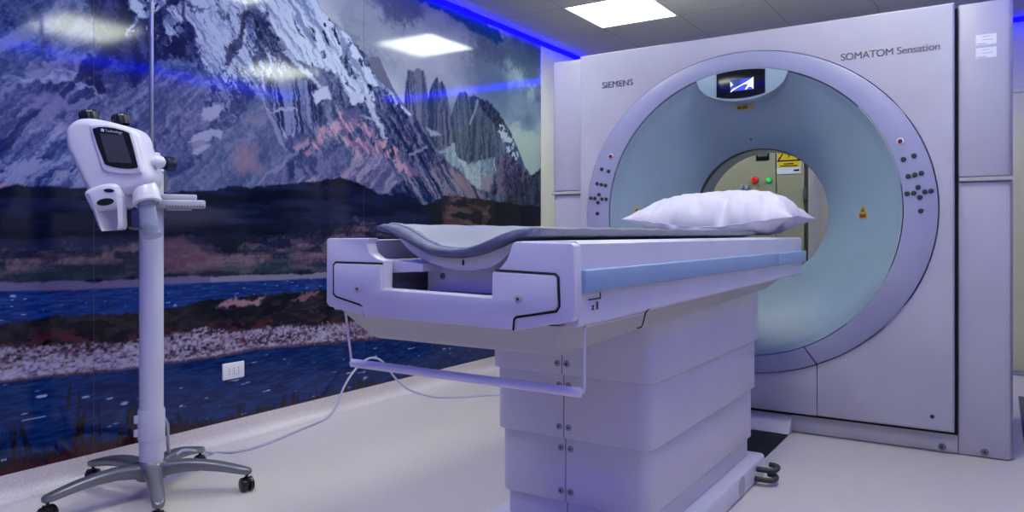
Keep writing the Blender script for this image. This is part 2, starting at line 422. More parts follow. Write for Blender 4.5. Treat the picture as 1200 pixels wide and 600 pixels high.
    mix(m*sstep(cov-0.03, cov+0.05, nn)*M, ramp(litd+(fine-.5)*.2, [(0.25, C(128, 134, 172)), (0.42, C(166, 170, 202)), (0.6, C(190, 190, 216))]))
    mix(poly(big, 0.008, 0.05)*(1-sstep(cov-0.03, cov+0.03, nn))*M, rock(lit, C(14, 26, 62), C(38, 54, 92), C(96, 104, 136)))
    for pts in ([(401, 64), (408, 50), (414, 48), (410, 60), (406, 70), (414, 78), (420, 88), (414, 88), (404, 80), (399, 70)],
                [(420, 60), (424, 52), (430, 62), (434, 72), (432, 78), (424, 72)],
                [(361, 28), (366, 34), (372, 50), (370, 56), (364, 44)], [(344, 20), (352, 34), (356, 44), (350, 40)],
                [(376, 62), (382, 58), (384, 70), (378, 72)], [(432, 96), (446, 104), (462, 116), (470, 124), (478, 140), (462, 132), (440, 116)],
                [(384, 88), (392, 84), (398, 104), (386, 106)]):
        mix(poly(pts, 0.006, 0.07)*M*(0.55+0.45*(fine > 0.47)), rock(lit, C(16, 28, 66), C(36, 50, 92), C(120, 126, 160)))
    # dark rib running down from the snow towards the pyramid
    mix(poly([(293, -10), (300, 4), (316, 30), (330, 50), (334, 62), (324, 62), (312, 48), (302, 30), (292, 20), (292, 4)], 0.01, 0.12)*(0.5+.5*(fine > .45)), rock(lit, C(12, 20, 62), C(30, 42, 92), C(110, 118, 160)))
    mix(line([(292, 16), (282, 38), (274, 58), (268, 76)], 0.018, 0.01, 0.1)*0.8, C(22, 32, 84))
    mix(line([(298, 30), (308, 44), (326, 66), (340, 80), (360, 94)], 0.014, 0.01, 0.12)*0.7, C(24, 34, 84))
    mix(line([(334, 62), (348, 76), (364, 90), (374, 102)], 0.012, 0.008, 0.08)*0.8, SNOW)
    # fluted cliffs below the snow
    mix(poly([(318, 84), (335, 90), (360, 96), (378, 112), (382, 132), (366, 146), (345, 160), (322, 150), (316, 120)], 0.015, 0.1), rock(litv, C(14, 24, 76), C(70, 80, 128), C(124, 126, 168)))
    mix(poly([(392, 96), (418, 118), (436, 130), (446, 150), (470, 178), (500, 214), (470, 200), (440, 170), (418, 142), (400, 126), (388, 112)], 0.012, 0.08), rock(lit, C(18, 32, 76), C(50, 62, 104), C(110, 108, 146)))
    mix(poly([(436, 104), (455, 116), (476, 132), (500, 160), (520, 184), (540, 210), (520, 210), (490, 195), (462, 166), (446, 140)], 0.012, 0.07), rock(0.5*litd+.5*lit, C(14, 30, 70), C(42, 56, 98), C(118, 112, 146)))
    mix(line([(480, 180), (488, 176), (500, 174)], 0.007, 0.004, .05)*0.7, C(150, 140, 168))
    for pts in ([(366, 112), (376, 104), (384, 100), (386, 114), (378, 118), (372, 124)], [(406, 108), (416, 104), (426, 118), (414, 122)], [(427, 108), (434, 110), (437, 128), (432, 126)]):
        mix(poly(pts, 0.007, 0.05), C(178, 176, 204))
    mix(line([(434, 126), (440, 140), (446, 150), (450, 163)], 0.006, 0.006, 0.07)*0.9, C(170, 170, 200))
    mix(line([(423, 137), (434, 140), (446, 140)], 0.006, 0.004, 0.05)*0.7, C(160, 160, 190))
    mix(poly([(402, 130), (420, 124), (430, 142), (418, 144), (404, 146)], 0.01, 0.05)*0.7, C(98, 92, 132))
    # pink rubble fan
    pk = fbm(S*1.6+Z, Z*1.2-S*.8, 14, 391, 4)
    fan = poly([(362, 172), (368, 160), (382, 152), (394, 150), (402, 130), (406, 148), (420, 141), (430, 146), (444, 160), (462, 176), (486, 198), (508, 224), (498, 228), (478, 208), (458, 190), (446, 186), (430, 190), (412, 184), (414, 176), (398, 168), (380, 170)], 0.014, 0.1)
    mix(fan*sstep(0.36, 0.5, pk), ramp(litd, [(0.3, C(118, 98, 138)), (0.5, C(158, 122, 152)), (0.7, C(184, 146, 168))]))
    mix(poly([(412, 182), (440, 178), (452, 190), (470, 216), (446, 228), (424, 220), (400, 210), (408, 192)], 0.02, 0.08)*0.85, rock(lite, C(92, 88, 132), C(126, 116, 156), C(160, 142, 172)))
    mix(poly([(322, 172), (345, 152), (362, 160), (368, 176), (400, 172), (412, 184), (404, 200), (380, 206), (350, 202), (330, 208), (310, 214)], 0.015, 0.1)*0.85, rock(lit, C(38, 48, 100), C(66, 74, 122), C(112, 106, 148)))
    mix(poly([(330, 214), (350, 206), (372, 200), (402, 206), (420, 214), (330, 222)], 0.015, 0.08)*0.9, rock(lite, C(72, 78, 128), C(118, 108, 148), C(156, 134, 164)))
    mix(poly([(344, 176), (360, 162), (362, 168), (350, 178)], 0.01, 0.05)*0.85, C(168, 130, 158))
    mix(poly([(356, 180), (364, 174), (368, 178), (362, 184)], 0.01, 0.05)*0.85, C(160, 124, 156))
    # pyramid
    pyr = poly([(300, 110), (306, 118), (318, 136), (330, 158), (338, 178), (342, 184), (322, 200), (304, 216), (300, 230), (200, 232), (205, 212), (228, 192), (244, 176), (262, 158), (280, 138), (294, 118)], 0.007, 0.05)
    mix(pyr, rock(0.22*lite+.22*lit+0.28, C(54, 66, 112), C(88, 94, 136), C(134, 130, 164)))
    mix(poly([(276, 196), (282, 168), (294, 164), (300, 182), (310, 198), (300, 200)], 0.04, 0.1)*0.75, C(150, 122, 148))
    mix(poly([(290, 136), (300, 132), (306, 142), (294, 146)], 0.02, 0.06)*0.7, C(136, 122, 152))
    mix(poly([(304, 112), (310, 122), (316, 128), (322, 144), (330, 160), (336, 178), (328, 170), (320, 152), (312, 130)], 0.006, 0.03)*0.7, C(146, 142, 180))
    mix(line([(302, 108), (310, 120), (316, 128), (330, 129), (348, 130)], 0.003, 0.005, 0.07)*0.85, C(158, 156, 194))
    for pts in ([(233, 127), (244, 126), (257, 124), (254, 137), (244, 143), (236, 138)], [(222, 168), (232, 158), (246, 155), (260, 156), (258, 163), (242, 168), (228, 170)], [(222, 178), (236, 173), (248, 172), (240, 179), (226, 181)], [(329, 148), (334, 152), (338, 162), (332, 160)], [(342, 158), (345, 152), (346, 160)]):
        mix(poly(pts, 0.006, 0.05)*0.9, C(160, 154, 192))
    mix(poly([(224, 170), (244, 168), (240, 173), (226, 175)], 0.008, 0.04)*0.8, C(150, 130, 166))
    mix(line([(300, 218), (314, 204), (330, 192), (345, 182), (362, 168)], 0.004, 0.008, 0.05)*0.55, C(140, 140, 176))
    mix(poly([(196, 200), (212, 196), (232, 190), (212, 202), (198, 208)], 0.008, 0.03)*0.8, C(30, 52, 110))
    # blue shadow fans at the foot, right
    mix(poly([(450, 228), (462, 216), (474, 206), (484, 218), (500, 238), (480, 240)], 0.008, 0.06)*0.9, rock(litd, C(10, 30, 68), C(26, 48, 90), C(80, 88, 126)))
    mix(poly([(470, 206), (500, 206), (520, 190), (536, 202), (560, 224), (584, 240), (500, 244)], 0.012, 0.06)*0.9, rock(litd, C(18, 40, 80), C(66, 82, 122), C(150, 130, 150)))
    mix(poly([(538, 204), (548, 212), (556, 226), (560, 234), (548, 234), (536, 216), (526, 200)], 0.01, 0.04)*0.7, C(150, 124, 136))
    mix(poly([(590, 236), (600, 224), (612, 214), (622, 206), (634, 197), (660, 180), (660, 250), (590, 250)], 0.006, 0.04), rock(lit, C(28, 36, 52), C(52, 60, 78), C(86, 86, 100)))
    # ---------------- dark hills
    hill = below([(-300, 214), (0, 219), (20, 216), (50, 218), (97, 220), (150, 224), (190, 227), (212, 226), (230, 226), (275, 220), (310, 217), (345, 215), (362, 213), (374, 214), (386, 210), (402, 208), (416, 211), (430, 219), (446, 227), (460, 228), (474, 226), (486, 232), (496, 240), (510, 236), (522, 230), (533, 229), (550, 232), (575, 234), (600, 239), (634, 242), (700, 246)], 0.006, 0.03)
    hf = fbm(S*.5, Z*4, 6, 411, 5)
    mix(hill, ramp(hf, [(0.3, C(10, 14, 36)), (0.5, C(18, 24, 54)), (0.7, C(32, 38, 74))]))
    mix(hill*sstep(3.9, 4.6, S)*0.8, ramp(hf, [(0.3, C(16, 16, 24)), (0.7, C(36, 34, 40))]))
    warm = poly([(523, 262), (522, 247), (526, 234), (534, 231), (542, 236), (560, 240), (577, 248), (572, 262), (550, 300), (500, 300)], 0.03, 0.12)
    mix(warm*sstep(.36, .5, fbm(S, Z*3, 8, 421, 4)), ramp(hf, [(0.3, C(76, 54, 60)), (0.6, C(112, 84, 88))]))
    mix(poly([(470, 256), (496, 243), (522, 232), (524, 244), (500, 252), (480, 262)], 0.02, 0.06)*0.4, C(36, 44, 50))
    # ---------------- moor below the hills
    moor = below([(-300, 300), (0, 297), (40, 294), (83, 293), (133, 288), (167, 286), (196, 284), (212, 280), (230, 280), (246, 285), (262, 298), (276, 294), (297, 287), (323, 280), (377, 276), (420, 262), (450, 268), (480, 280), (634, 285)], 0.035, 0.10)
    mf = fbm(S*1.0+ws*.3, Z*5, 7, 431, 5)
    mix(moor, ramp(mf+(fine-.5)*.2, [(0.32, C(34, 36, 62)), (0.45, C(64, 56, 82)), (0.58, C(98, 78, 98)), (0.72, C(122, 96, 110))]))
    mix(moor*poly([(0, 318), (60, 312), (140, 316), (160, 300), (200, 318), (330, 306), (400, 312), (400, 326), (0, 334)], 0.04, 0.1)*0.6, C(40, 62, 72))
    mix(poly([(190, 284), (214, 280), (236, 290), (252, 302), (262, 312), (200, 318), (160, 300)], 0.02, 0.04)*0.55, C(120, 82, 98))
    strip = below([(-300, 334), (0, 331), (83, 331), (167, 324), (195, 320), (260, 318), (320, 318), (377, 319), (440, 318)], 0.012, 0.04)
    mix(strip, ramp(hf, [(0.3, C(16, 16, 40)), (0.7, C(36, 34, 62))]))
    mix(line([(-200, 342), (0, 337), (83, 336), (167, 332), (196, 330), (250, 328)], 0.013, 0.012, 0.02)*0.85, C(116, 104, 146))
    mix(line([(250, 328), (320, 326), (385, 323), (500, 318)], 0.012, 0.008, 0.015)*0.9, C(136, 124, 152))
    wat = ramp(fbm(S*0.7, Z*5, 30, 441, 4), [(0.3, C(10, 36, 100)), (0.55, C(16, 52, 124)), (0.75, C(30, 72, 144))])
    w1 = below([(-300, 346), (0, 341), (83, 340), (167, 336), (195, 333), (300, 329), (380, 326), (640, 318)], 0.005, 0.004)
    mix(w1, wat)
    caps = 0.8*sstep(0.83, 0.88, fbm(S*.5, Z*2.8, 60, 451, 2))
    mix(w1*caps, C(150, 160, 208))
    veg = below([(-300, 382), (0, 377), (60, 373), (110, 371), (167, 366), (195, 361), (215, 357), (232, 353), (262, 350), (300, 347), (340, 343), (380, 338), (640, 330)], 0.005, 0.03, 0.012)
    vf = fbm(S*.8, Z*2, 26, 461, 4)
    mix(veg, ramp(vf, [(0.3, C(10, 10, 22)), (0.5, C(26, 24, 38)), (0.65, C(48, 40, 48))]))
    red = below([(-300, 402), (0, 392), (110, 390), (200, 384), (330, 376), (440, 370)], 0.03, 0.06)
    mix(red*sstep(.48, .62, fbm(S, Z*2.4, 18, 471, 4))*0.8, C(92, 40, 46))
    mix(poly([(258, 358), (266, 352), (290, 349), (310, 347), (304, 353), (282, 357), (262, 360)], 0.008, 0.08), C(158, 116, 136))
    mix(poly([(345, 352), (356, 346), (374, 343), (372, 349), (352, 354)], 0.008, 0.08)*0.8, C(140, 92, 112))
    grav = below([(-300, 416), (0, 407), (60, 404), (110, 400), (167, 395), (195, 393), (230, 388), (260, 388), (300, 386), (330, 384), (400, 378), (440, 376), (640, 366)], 0.008, 0.05, 0.02)
    gq = fbm(S, Z*1.5, 70, 481, 2)*.6+.2; gb = fbm(S*.6, Z*3, 8, 491, 4)
    lowg = below([(-300, 440), (0, 430), (167, 414), (400, 392), (640, 378)], 0.05, 0.05)
    gcol = ramp(gq+0.10*(lowg-.5)+(gb-.5)*.4, [(0.26, C(48, 36, 52)), (0.38, C(104, 82, 104)), (0.48, C(142, 124, 150)), (0.66, C(176, 162, 192))])
    mix(grav, gcol)
    mix(grav*(1-lowg)*sstep(.45, .6, fbm(S, Z, 14, 497, 4))*0.35, C(126, 78, 92))
    edge2 = [(-300, 462), (0, 449), (60, 442), (120, 437), (167, 431), (195, 427), (255, 419), (300, 410), (408, 401), (448, 397), (640, 372)]
    rim = below([(x, y-3) for x, y in edge2], 0.006, 0.01, .01)
    mix(rim*0.8, C(74, 34, 48))
    w2 = below(edge2, 0.004, 0.008, 0.006)
    wat2 = ramp(fbm(S*0.6, Z*4, 28, 501, 4), [(0.3, C(8, 34, 86)), (0.5, C(12, 46, 104)), (0.72, C(22, 62, 122))])
    mix(w2, wat2)
    caps2 = 0.85*sstep(0.85, 0.90, fbm(S*.5, Z*2.8, 30, 511, 2))
    mix(w2*caps2, C(170, 178, 222))
    # grasses along the bottom edge: upright blades against the water
    top = np.interp(S, [wall_pt(px, 500)[0] for px in (-200, 0, 120, 190, 260, 330, 420, 560)], [0.30, 0.26, 0.25, 0.19, 0.10, 0.07, 0.05, 0.05])
    env = 0.095+top*(0.25+1.0*sstep(.35, .75, fbm(S, Z*0+1.7, 5.5, 521, 3)))
    bl = fbm(S+(Z-0.1)*(0.35*(vnoise(S*7, S*0, 531)-.5)*2), Z*.12, 75, 541, 3)
    rel = np.clip((Z-0.095)/np.maximum(env-0.095, 1e-3), 0, 1.5)
    gm = sstep(0.42+0.22*rel, 0.50+0.22*rel, bl)*(rel < 1.25)
    base_m = sstep(0.0, -0.01, Z-(0.095+top*0.22+(blot-.5)*.06))
    gm = np.maximum(gm, base_m)
    gcol2 = ramp(rel+(fine-.5)*1.1, [(0.0, C(78, 34, 40)), (0.35, C(38, 26, 44)), (0.8, C(12, 26, 56))])
    mix(gm*w2, gcol2)
    return np.clip(col*np.array([0.90, 1.0, 0.97]), 0, 1)**1.14
# ======================= the room =======================
CEIL = 2.568; XL = -3.135; XR = 0.49; YB = 6.57; YN = -0.95
# floor: speckled vinyl
def floor_mat():
    m = mat('speckled_vinyl', (204, 192, 192), 0.27); nt = m.node_tree; b = nt.nodes['Principled BSDF']
    tc = nt.nodes.new('ShaderNodeTexCoord')
    vz = nt.nodes.new('ShaderNodeTexNoise'); vz.inputs['Scale'].default_value = 160; vz.inputs['Detail'].default_value = 3
    v2 = nt.nodes.new('ShaderNodeTexNoise'); v2.inputs['Scale'].default_value = 3.0; v2.inputs['Detail'].default_value = 4
    nt.links.new(tc.outputs['Object'], vz.inputs['Vector']); nt.links.new(tc.outputs['Object'], v2.inputs['Vector'])
    rp = nt.nodes.new('ShaderNodeValToRGB'); e = rp.color_ramp.elements
    e[0].position = .34; e[0].color = (s2l(208), s2l(197), s2l(197), 1); e[1].position = .5; e[1].color = (s2l(222), s2l(211), s2l(208), 1)
    n = e.new(.66); n.color = (s2l(228), s2l(218), s2l(215), 1)
    mx = nt.nodes.new('ShaderNodeMixRGB'); mx.blend_type = 'MULTIPLY'; mx.inputs['Fac'].default_value = 0.10
    nt.links.new(vz.outputs['Fac'], rp.inputs['Fac']); nt.links.new(rp.outputs['Color'], mx.inputs['Color1']); nt.links.new(v2.outputs['Fac'], mx.inputs['Color2'])
    nt.links.new(mx.outputs['Color'], b.inputs['Base Color'])
    rr = nt.nodes.new('ShaderNodeMapRange'); rr.inputs['To Min'].default_value = 0.22; rr.inputs['To Max'].default_value = 0.42
    nt.links.new(v2.outputs['Fac'], rr.inputs['Value']); nt.links.new(rr.outputs['Result'], b.inputs['Roughness'])
    return m
VINYL = floor_mat()
tag(MB().box(XL-.1, XR+.1, YN-.1, YB+.1, -0.1, 0.0).build('floor', VINYL), kind='structure')
# ceiling: 61 cm lay-in tiles with fine joints
def ceil_mat():
    m = mat('ceiling_tile', (172, 172, 164), 0.8, bump=0.3, bscale=120); nt = m.node_tree; b = nt.nodes['Principled BSDF']
    tc = nt.nodes.new('ShaderNodeTexCoord')
    br = nt.nodes.new('ShaderNodeTexBrick'); br.offset = 0; br.inputs['Scale'].default_value = 1.0
    br.inputs['Mortar Size'].default_value = 0.005; br.inputs['Brick Width'].default_value = 0.61; br.inputs['Row Height'].default_value = 0.61
    br.inputs['Mortar Smooth'].default_value = 0.3; br.inputs['Bias'].default_value = 0
    br.inputs['Color1'].default_value = (s2l(172), s2l(172), s2l(164), 1); br.inputs['Color2'].default_value = (s2l(166), s2l(167), s2l(160), 1)
    br.inputs['Mortar'].default_value = (s2l(136), s2l(136), s2l(132), 1)
    mp = nt.nodes.new('ShaderNodeMapping'); mp.inputs['Location'].default_value = (2.54, -5.185+.61*9, 0)
    nt.links.new(tc.outputs['Object'], mp.inputs['Vector']); nt.links.new(mp.outputs['Vector'], br.inputs['Vector'])
    nt.links.new(br.outputs['Color'], b.inputs['Base Color'])
    return m
LX = (-2.54, -0.71); LY = (4.575, 2.745, 0.915)
def ceiling():
    # slab with openings for the light panels
    xs = [XL-.1]+sorted([v for x in LX for v in (x, x+.61)])+[XR+.1]
    ys = [YN-.1]+sorted([v for y in LY for v in (y, y+.61)])+[YB+.1]
    mb = MB()
    for i in range(len(xs)-1):
        for j in range(len(ys)-1):
            if i % 2 == 1 and j % 2 == 1: continue
            mb.box(xs[i], xs[i+1], ys[j], ys[j+1], CEIL, CEIL+.1)
    bmesh.ops.remove_doubles(mb.bm, verts=mb.bm.verts, dist=1e-4)
    return mb.build('ceiling', ceil_mat())
tag(ceiling(), kind='structure')
# walls
tag(MB().box(XL-.1, XL, YN-.1, YB+.1, 0, CEIL+.1).build('wall_left', CREAM), kind='structure')
BWALL = mat('pale_blue_grey_wall', (176, 174, 190), 0.6, bump=0.04)
tag(MB().box(XL, XR, YB, YB+.1, 0, CEIL+.1).build('wall_back', CREAM), kind='structure')
tag(MB().box(XR, XR+.1, YN-.1, YB+.1, 0, CEIL+.1).build('wall_right', BWALL), kind='structure')
tag(MB().box(XL, XR, YN-.1, YN, 0, CEIL+.1).build('wall_near', BWALL), kind='structure')
# coved skirting of the same vinyl along the left wall
cv = [(XL, 0.095), (XL+.006, 0.095)]
for k in range(9):
    a = k/8*PI/2; cv.append((XL+.006+.055*(1-math.cos(a)), 0.001+.055*(1-math.sin(a))+.0))
cv.append((XL, 0.0))
tag(MB().prism([(p[0], p[1]) for p in cv], YN, YB, 'Y').build('baseboard_left', VINYL), kind='structure')
# door in the back wall
d = tag(MB().box(-.42, .44, YB-.02, YB, 0.0, 2.02, bev=.004).build('door_1', DOORM), kind='structure')
MB().box(-.46, -.42, YB-.03, YB, 0, 2.06, bev=.004).box(.44, .48, YB-.03, YB, 0, 2.06, bev=.004).box(-.46, .48, YB-.03, YB, 2.02, 2.06, bev=.004).build('door_frame', CREAM, d)
MB().tube([(-.34, YB-.02, 1.0), (-.34, YB-.06, 1.0), (-.22, YB-.06, 1.0)], .009, smooth=False).build('door_handle', STEEL, d)
tag(MB().box(-.46, .49, YB-.16, YB-.03, 0.0, 0.012, bev=.003).build('door_sill', SILL), 'flat metal sill across the floor under the cream back door', 'door sill')
tag(MB().box(0.10, 0.46, 4.05, 5.55, 0.0, 0.008, bev=.003).build('floor_mat', FMAT), 'dark grey mat on the floor right of the scanner', 'floor mat')
# ---------------- ceiling light panels
def emis(name, rgb, s):
    m = bpy.data.materials.new(name); m.use_nodes = True; nt = m.node_tree; nt.nodes.clear()
    e = nt.nodes.new('ShaderNodeEmission'); o = nt.nodes.new('ShaderNodeOutputMaterial')
    e.inputs['Color'].default_value = (*rgb, 1); e.inputs['Strength'].default_value = s
    nt.links.new(e.outputs[0], o.inputs[0]); return m
PANEL = emis('light_panel_diffuser', (0.93, 1.0, 0.83), PANEL_S)
FRAMEM = mat('white_panel_frame', (200, 204, 200), 0.4)
wh = {(-2.54, 4.575): 'square ceiling light panel nearest the back left corner, above the scanner'}
names = {4.575: 'back', 2.745: 'second', 0.915: 'third', -0.915: 'front'}
for x in LX:
    for y in LY:
        side = 'left' if x < -1 else 'right'
        lab = wh.get((x, y), 'square ceiling light panel, %s row from the scanner wall, %s side of the room' % ({4.575: 'first', 2.745: 'second', .915: 'third', -.915: 'fourth'}[y], side))
        e = empty('ceiling_light', (x+.305, y+.305, CEIL), lab, 'ceiling light', 'square light panels in the ceiling')
        f = MB()
        for (a, b_, c, d_) in ((x, x+.61, y, y+.014), (x, x+.61, y+.596, y+.61), (x, x+.014, y+.014, y+.596), (x+.596, x+.61, y+.014, y+.596)):
            f.box(a, b_, c, d_, CEIL-.004, CEIL+.02)
        f.build('light_frame', FRAMEM, e)
        MB().box(x+.014, x+.596, y+.014, y+.596, CEIL+.002, CEIL+.01).build('diffuser', PANEL, e)
# ---------------- blue LED strips round the ceiling
LED = emis('blue_led', (0.0004, 0.0002, 1.0), LED_S)
LEDH = mat('led_channel', (180, 180, 190), 0.4)
def strip(x0, x1, y0, y1, lab):
    e = empty('led_strip', ((x0+x1)/2, (y0+y1)/2, CEIL-.03), lab, 'light strip', 'blue light strips round the ceiling')
    MB().box(x0, x1, y0, y1, CEIL-.036, CEIL-.001, bev=.004).build('led_tape', LED, e)
strip(XL+.001, XL+.022, YN+.03, YB-.03, 'blue glowing light strip along the top of the mural wall')
strip(XL+.03, XR-.03, YB-.022, YB-.001, 'blue glowing light strip along the top of the back wall behind the scanner')
strip(XR-.022, XR-.001, YN+.03, YB-.03, 'blue glowing light strip along the top of the right wall, mirrored in the mural')
strip(XL+.03, XR-.03, YN+.001, YN+.022, 'blue glowing light strip along the top of the wall behind the viewer')
# ---------------- mural: glossy printed panels on the left wall
def mural():
    ph = np.linspace(math.atan(1.25/3.13), math.atan(5.27/3.13), 800)
    s = np.concatenate([np.linspace(YN, 1.23, 120), np.tan(ph)*3.13])
    z = np.linspace(0.0955, CEIL-.038, 700)
    SS, ZZ = np.meshgrid(s, z)
    col = np.ones((SS.size, 4), np.float32); col[:, :3] = paint_mural(SS.ravel(), ZZ.ravel())
    nz_, ns = SS.shape
    co = np.empty((SS.size, 3), np.float32); co[:, 0] = XL+.006; co[:, 1] = SS.ravel(); co[:, 2] = ZZ.ravel()
    idx = np.arange(SS.size).reshape(nz_, ns)
    q = np.stack([idx[:-1, :-1], idx[:-1, 1:], idx[1:, 1:], idx[1:, :-1]], -1).reshape(-1, 4)
    # rim back to the wall so that the board has its thickness
    me = bpy.data.meshes.new('mural')
    rim = []
    border = np.concatenate([idx[0, :], idx[1:, -1], idx[-1, -2::-1], idx[-2:0:-1, 0]])
    back = co[border].copy(); back[:, 0] = XL+.0005
    nb = len(border); k = np.arange(nb); b2 = SS.size+k
    rq = np.stack([border, b2, np.roll(b2, -1), np.roll(border, -1)], -1)
    allco = np.concatenate([co, back]); allq = np.concatenate([q, rq])
    me.vertices.add(len(allco)); me.vertices.foreach_set('co', allco.ravel())
    me.loops.add(allq.size); me.loops.foreach_set('vertex_index', allq.ravel().astype(np.int32))
    me.polygons.add(len(allq)); me.polygons.foreach_set('loop_start', (np.arange(len(allq))*4).astype(np.int32))
    me.update(); me.validate()
    ca = me.color_attributes.new('print', 'FLOAT_COLOR', 'POINT')
    ca.data.foreach_set('color', np.concatenate([col, col[border]]).ravel())
    m = bpy.data.materials.new('printed_mural'); m.use_nodes = True; nt = m.node_tree; b = nt.nodes['Principled BSDF']
    at_ = nt.nodes.new('ShaderNodeAttribute'); at_.attribute_name = 'print'
    hs = nt.nodes.new('ShaderNodeHueSaturation'); hs.inputs['Saturation'].default_value = MURAL_SAT; hs.inputs['Value'].default_value = MURAL_V
    nt.links.new(at_.outputs['Color'], hs.inputs['Color']); nt.links.new(hs.outputs['Color'], b.inputs['Base Color'])
    b.inputs['Roughness'].default_value = 0.085; b.inputs['Specular IOR Level'].default_value = 0.42
    tc = nt.nodes.new('ShaderNodeTexCoord'); nz = nt.nodes.new('ShaderNodeTexNoise'); nz.inputs['Scale'].default_value = 2.2; nz.inputs['Detail'].default_value = 1.5
    bp = nt.nodes.new('ShaderNodeBump'); bp.inputs['Strength'].default_value = 0.35; bp.inputs['Distance'].default_value = 0.004
    nt.links.new(tc.outputs['Object'], nz.inputs['Vector']); nt.links.new(nz.outputs['Fac'], bp.inputs['Height']); nt.links.new(bp.outputs['Normal'], b.inputs['Normal'])
    o = bpy.data.objects.new('mural', me); COL.objects.link(o); me.materials.append(m)
    return o
mu = tag(mural(), 'large glossy photographic mural of snowy mountains above a blue lake on the left wall', 'mural')
SEAM = mat('panel_joint', (50, 54, 80), 0.6)
for s_ in (1.667, 3.235, 4.285):
    MB().box(XL+.0055, XL+.0064, s_-.0008, s_+.0008, .0956, CEIL-.04).build('panel_joint', SEAM, mu)
# outlet on the mural
def outlet():
    p = wall_pt(272.5, 434)
    e = empty('power_outlet', (XL+.006, p[0], p[1]), 'white rectangular power outlet on the lake part of the mural', 'power outlet')
    X0 = XL+.0066; w, h = .0615, .040
    MB().box(X0, X0+.010, p[0]-w, p[0]+w, p[1]-h, p[1]+h, bev=.006).build('cover_plate', PLATE, e)
    for k in (-1, 0, 1):
        mb = MB().box(X0+.010, X0+.0115, p[0]+k*.026-.011, p[0]+k*.026+.011, p[1]-.022, p[1]+.022, bev=.001)
        f = mb.build('socket', PLATE, e)
        hb = MB()
        for j in (-1, 0, 1):
            hb.lathe([(0, 0), (.0026, 0), (.0026, .0008), (0, .0008)], (X0+.0113, p[0]+k*.026, p[1]+j*.012), 'X', 10)
        hb.build('socket_hole', BLACK, f)
outlet()
# ======================= CT gantry =======================
YF = 3.90; ZC = 1.112
G = empty('ct_scanner', (XC, 4.4, 0), 'large white CT scanner with a round teal-lined opening and lilac ring', 'ct scanner')
OA, OB = .886, .822; IA, IB = .746, .736
def ell(a, b, t): return (XC+a*math.cos(t), ZC+b*math.sin(t))
FX0, FX1, FZ0, FZ1 = -2.052, -.168, .108, 2.036
SXR, SXL = -.745, -1.485
tR = -math.acos((SXR-XC)/(OA+.004)); tL = -PI+math.acos((XC-SXL)/(OA+.004))     # lower cut angles
# main face plate: everything outside the ring except the lower centre flap
tt = np.linspace(tR, 2*PI+tL, 140)
inner = [ell(OA+.004, OB+.004, t) for t in tt]
outer = []
cr = [math.atan2(FZ0-ZC, FX1-XC), math.atan2(FZ1-ZC, FX1-XC), math.atan2(FZ1-ZC, FX0-XC), math.atan2(FZ0-ZC, FX0-XC)+2*PI]
keys = [(tR, (SXR, FZ0)), (cr[0], (FX1, FZ0)), (cr[1], (FX1, FZ1)), (cr[2], (FX0, FZ1)), (cr[3], (FX0, FZ0)), (2*PI+tL, (SXL, FZ0))]
tk = sorted(set(list(tt)+[k[0] for k in keys]))
inner = [ell(OA+.004, OB+.004, t) for t in tk]
for t in tk: outer.append((float(np.interp(t, [k[0] for k in keys], [k[1][0] for k in keys])), float(np.interp(t, [k[0] for k in keys], [k[1][1] for k in keys]))))
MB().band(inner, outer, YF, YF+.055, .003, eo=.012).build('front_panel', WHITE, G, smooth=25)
# lower centre flap
xs = np.linspace(SXL+.004, SXR-.004, 30)
up = [(x, ZC-(OB+.004)*math.sqrt(1-((x-XC)/(OA+.004))**2)) for x in xs]; lo = [(x, FZ0) for x in xs]
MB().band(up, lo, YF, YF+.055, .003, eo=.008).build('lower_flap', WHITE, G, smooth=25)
# ring in two segments
t2 = np.linspace(tR+.004, 2*PI+tL-.004, 150)
ring = MB().band([ell(IA, IB, t) for t in t2], [ell(OA, OB, t) for t in t2], YF-.012, YF+.05, .006).build('control_ring', RINGM, G)
t3 = np.linspace(tL+.004, tR-.004, 40)
MB().band([ell(IA, IB, t) for t in t3], [ell(OA, OB, t) for t in t3], YF-.012, YF+.05, .006).build('ring_segment', RINGM, G)
# funnel
FPR = [(1.0, YF-.004), (.985, YF+.006), (.955, YF+.03), (.90, YF+.062), (.83, YF+.104), (.74, YF+.158), (.655, YF+.212), (.585, YF+.262), (.535, YF+.304), (.505, YF+.332), (.492, YF+.347)]
def fun_pt(k, t):
    # blend from the ellipse at the mouth to the circle of the bore
    w = (k-.492)/(1-.492); a = .3605+(IA-.004-.3605)*w; b = .3605+(IB-.004-.3605)*w
    return a, b
def fun_y(k): return float(np.interp(k, [p[0] for p in FPR][::-1], [p[1] for p in FPR][::-1]))
rows = []
for k in np.linspace(1, .492, 36):
    a, b = fun_pt(k, 0); y = fun_y(k)
    rows.append([(XC+a*math.cos(t), y, ZC+b*math.sin(t)) for t in np.linspace(0, 2*PI, 120, endpoint=False)])
fn = MB().grid(rows, closeu=True).build('funnel', FUNM, G, smooth=60)
sm = None
# bronze gap ring, bore tube, rear flare
MB().lathe([(.361, 0), (.361, .016), (.357, .018), (.357, .022), (.3605, .024), (.3605, .048), (.372, .048), (.372, 0)], (XC, YF+.347, ZC), 'Y', 96, closed=True).build('gap_ring', BRONZE, G)
MB().lathe([(.356, 0), (.354, .15), (.42, .34), (.56, .56), (.62, .64), (.66, .64), (.66, .60), (.44, .34), (.372, .17), (.372, 0)], (XC, YF+.396, ZC), 'Y', 96, closed=True).build('bore_tube', TUBE, G)
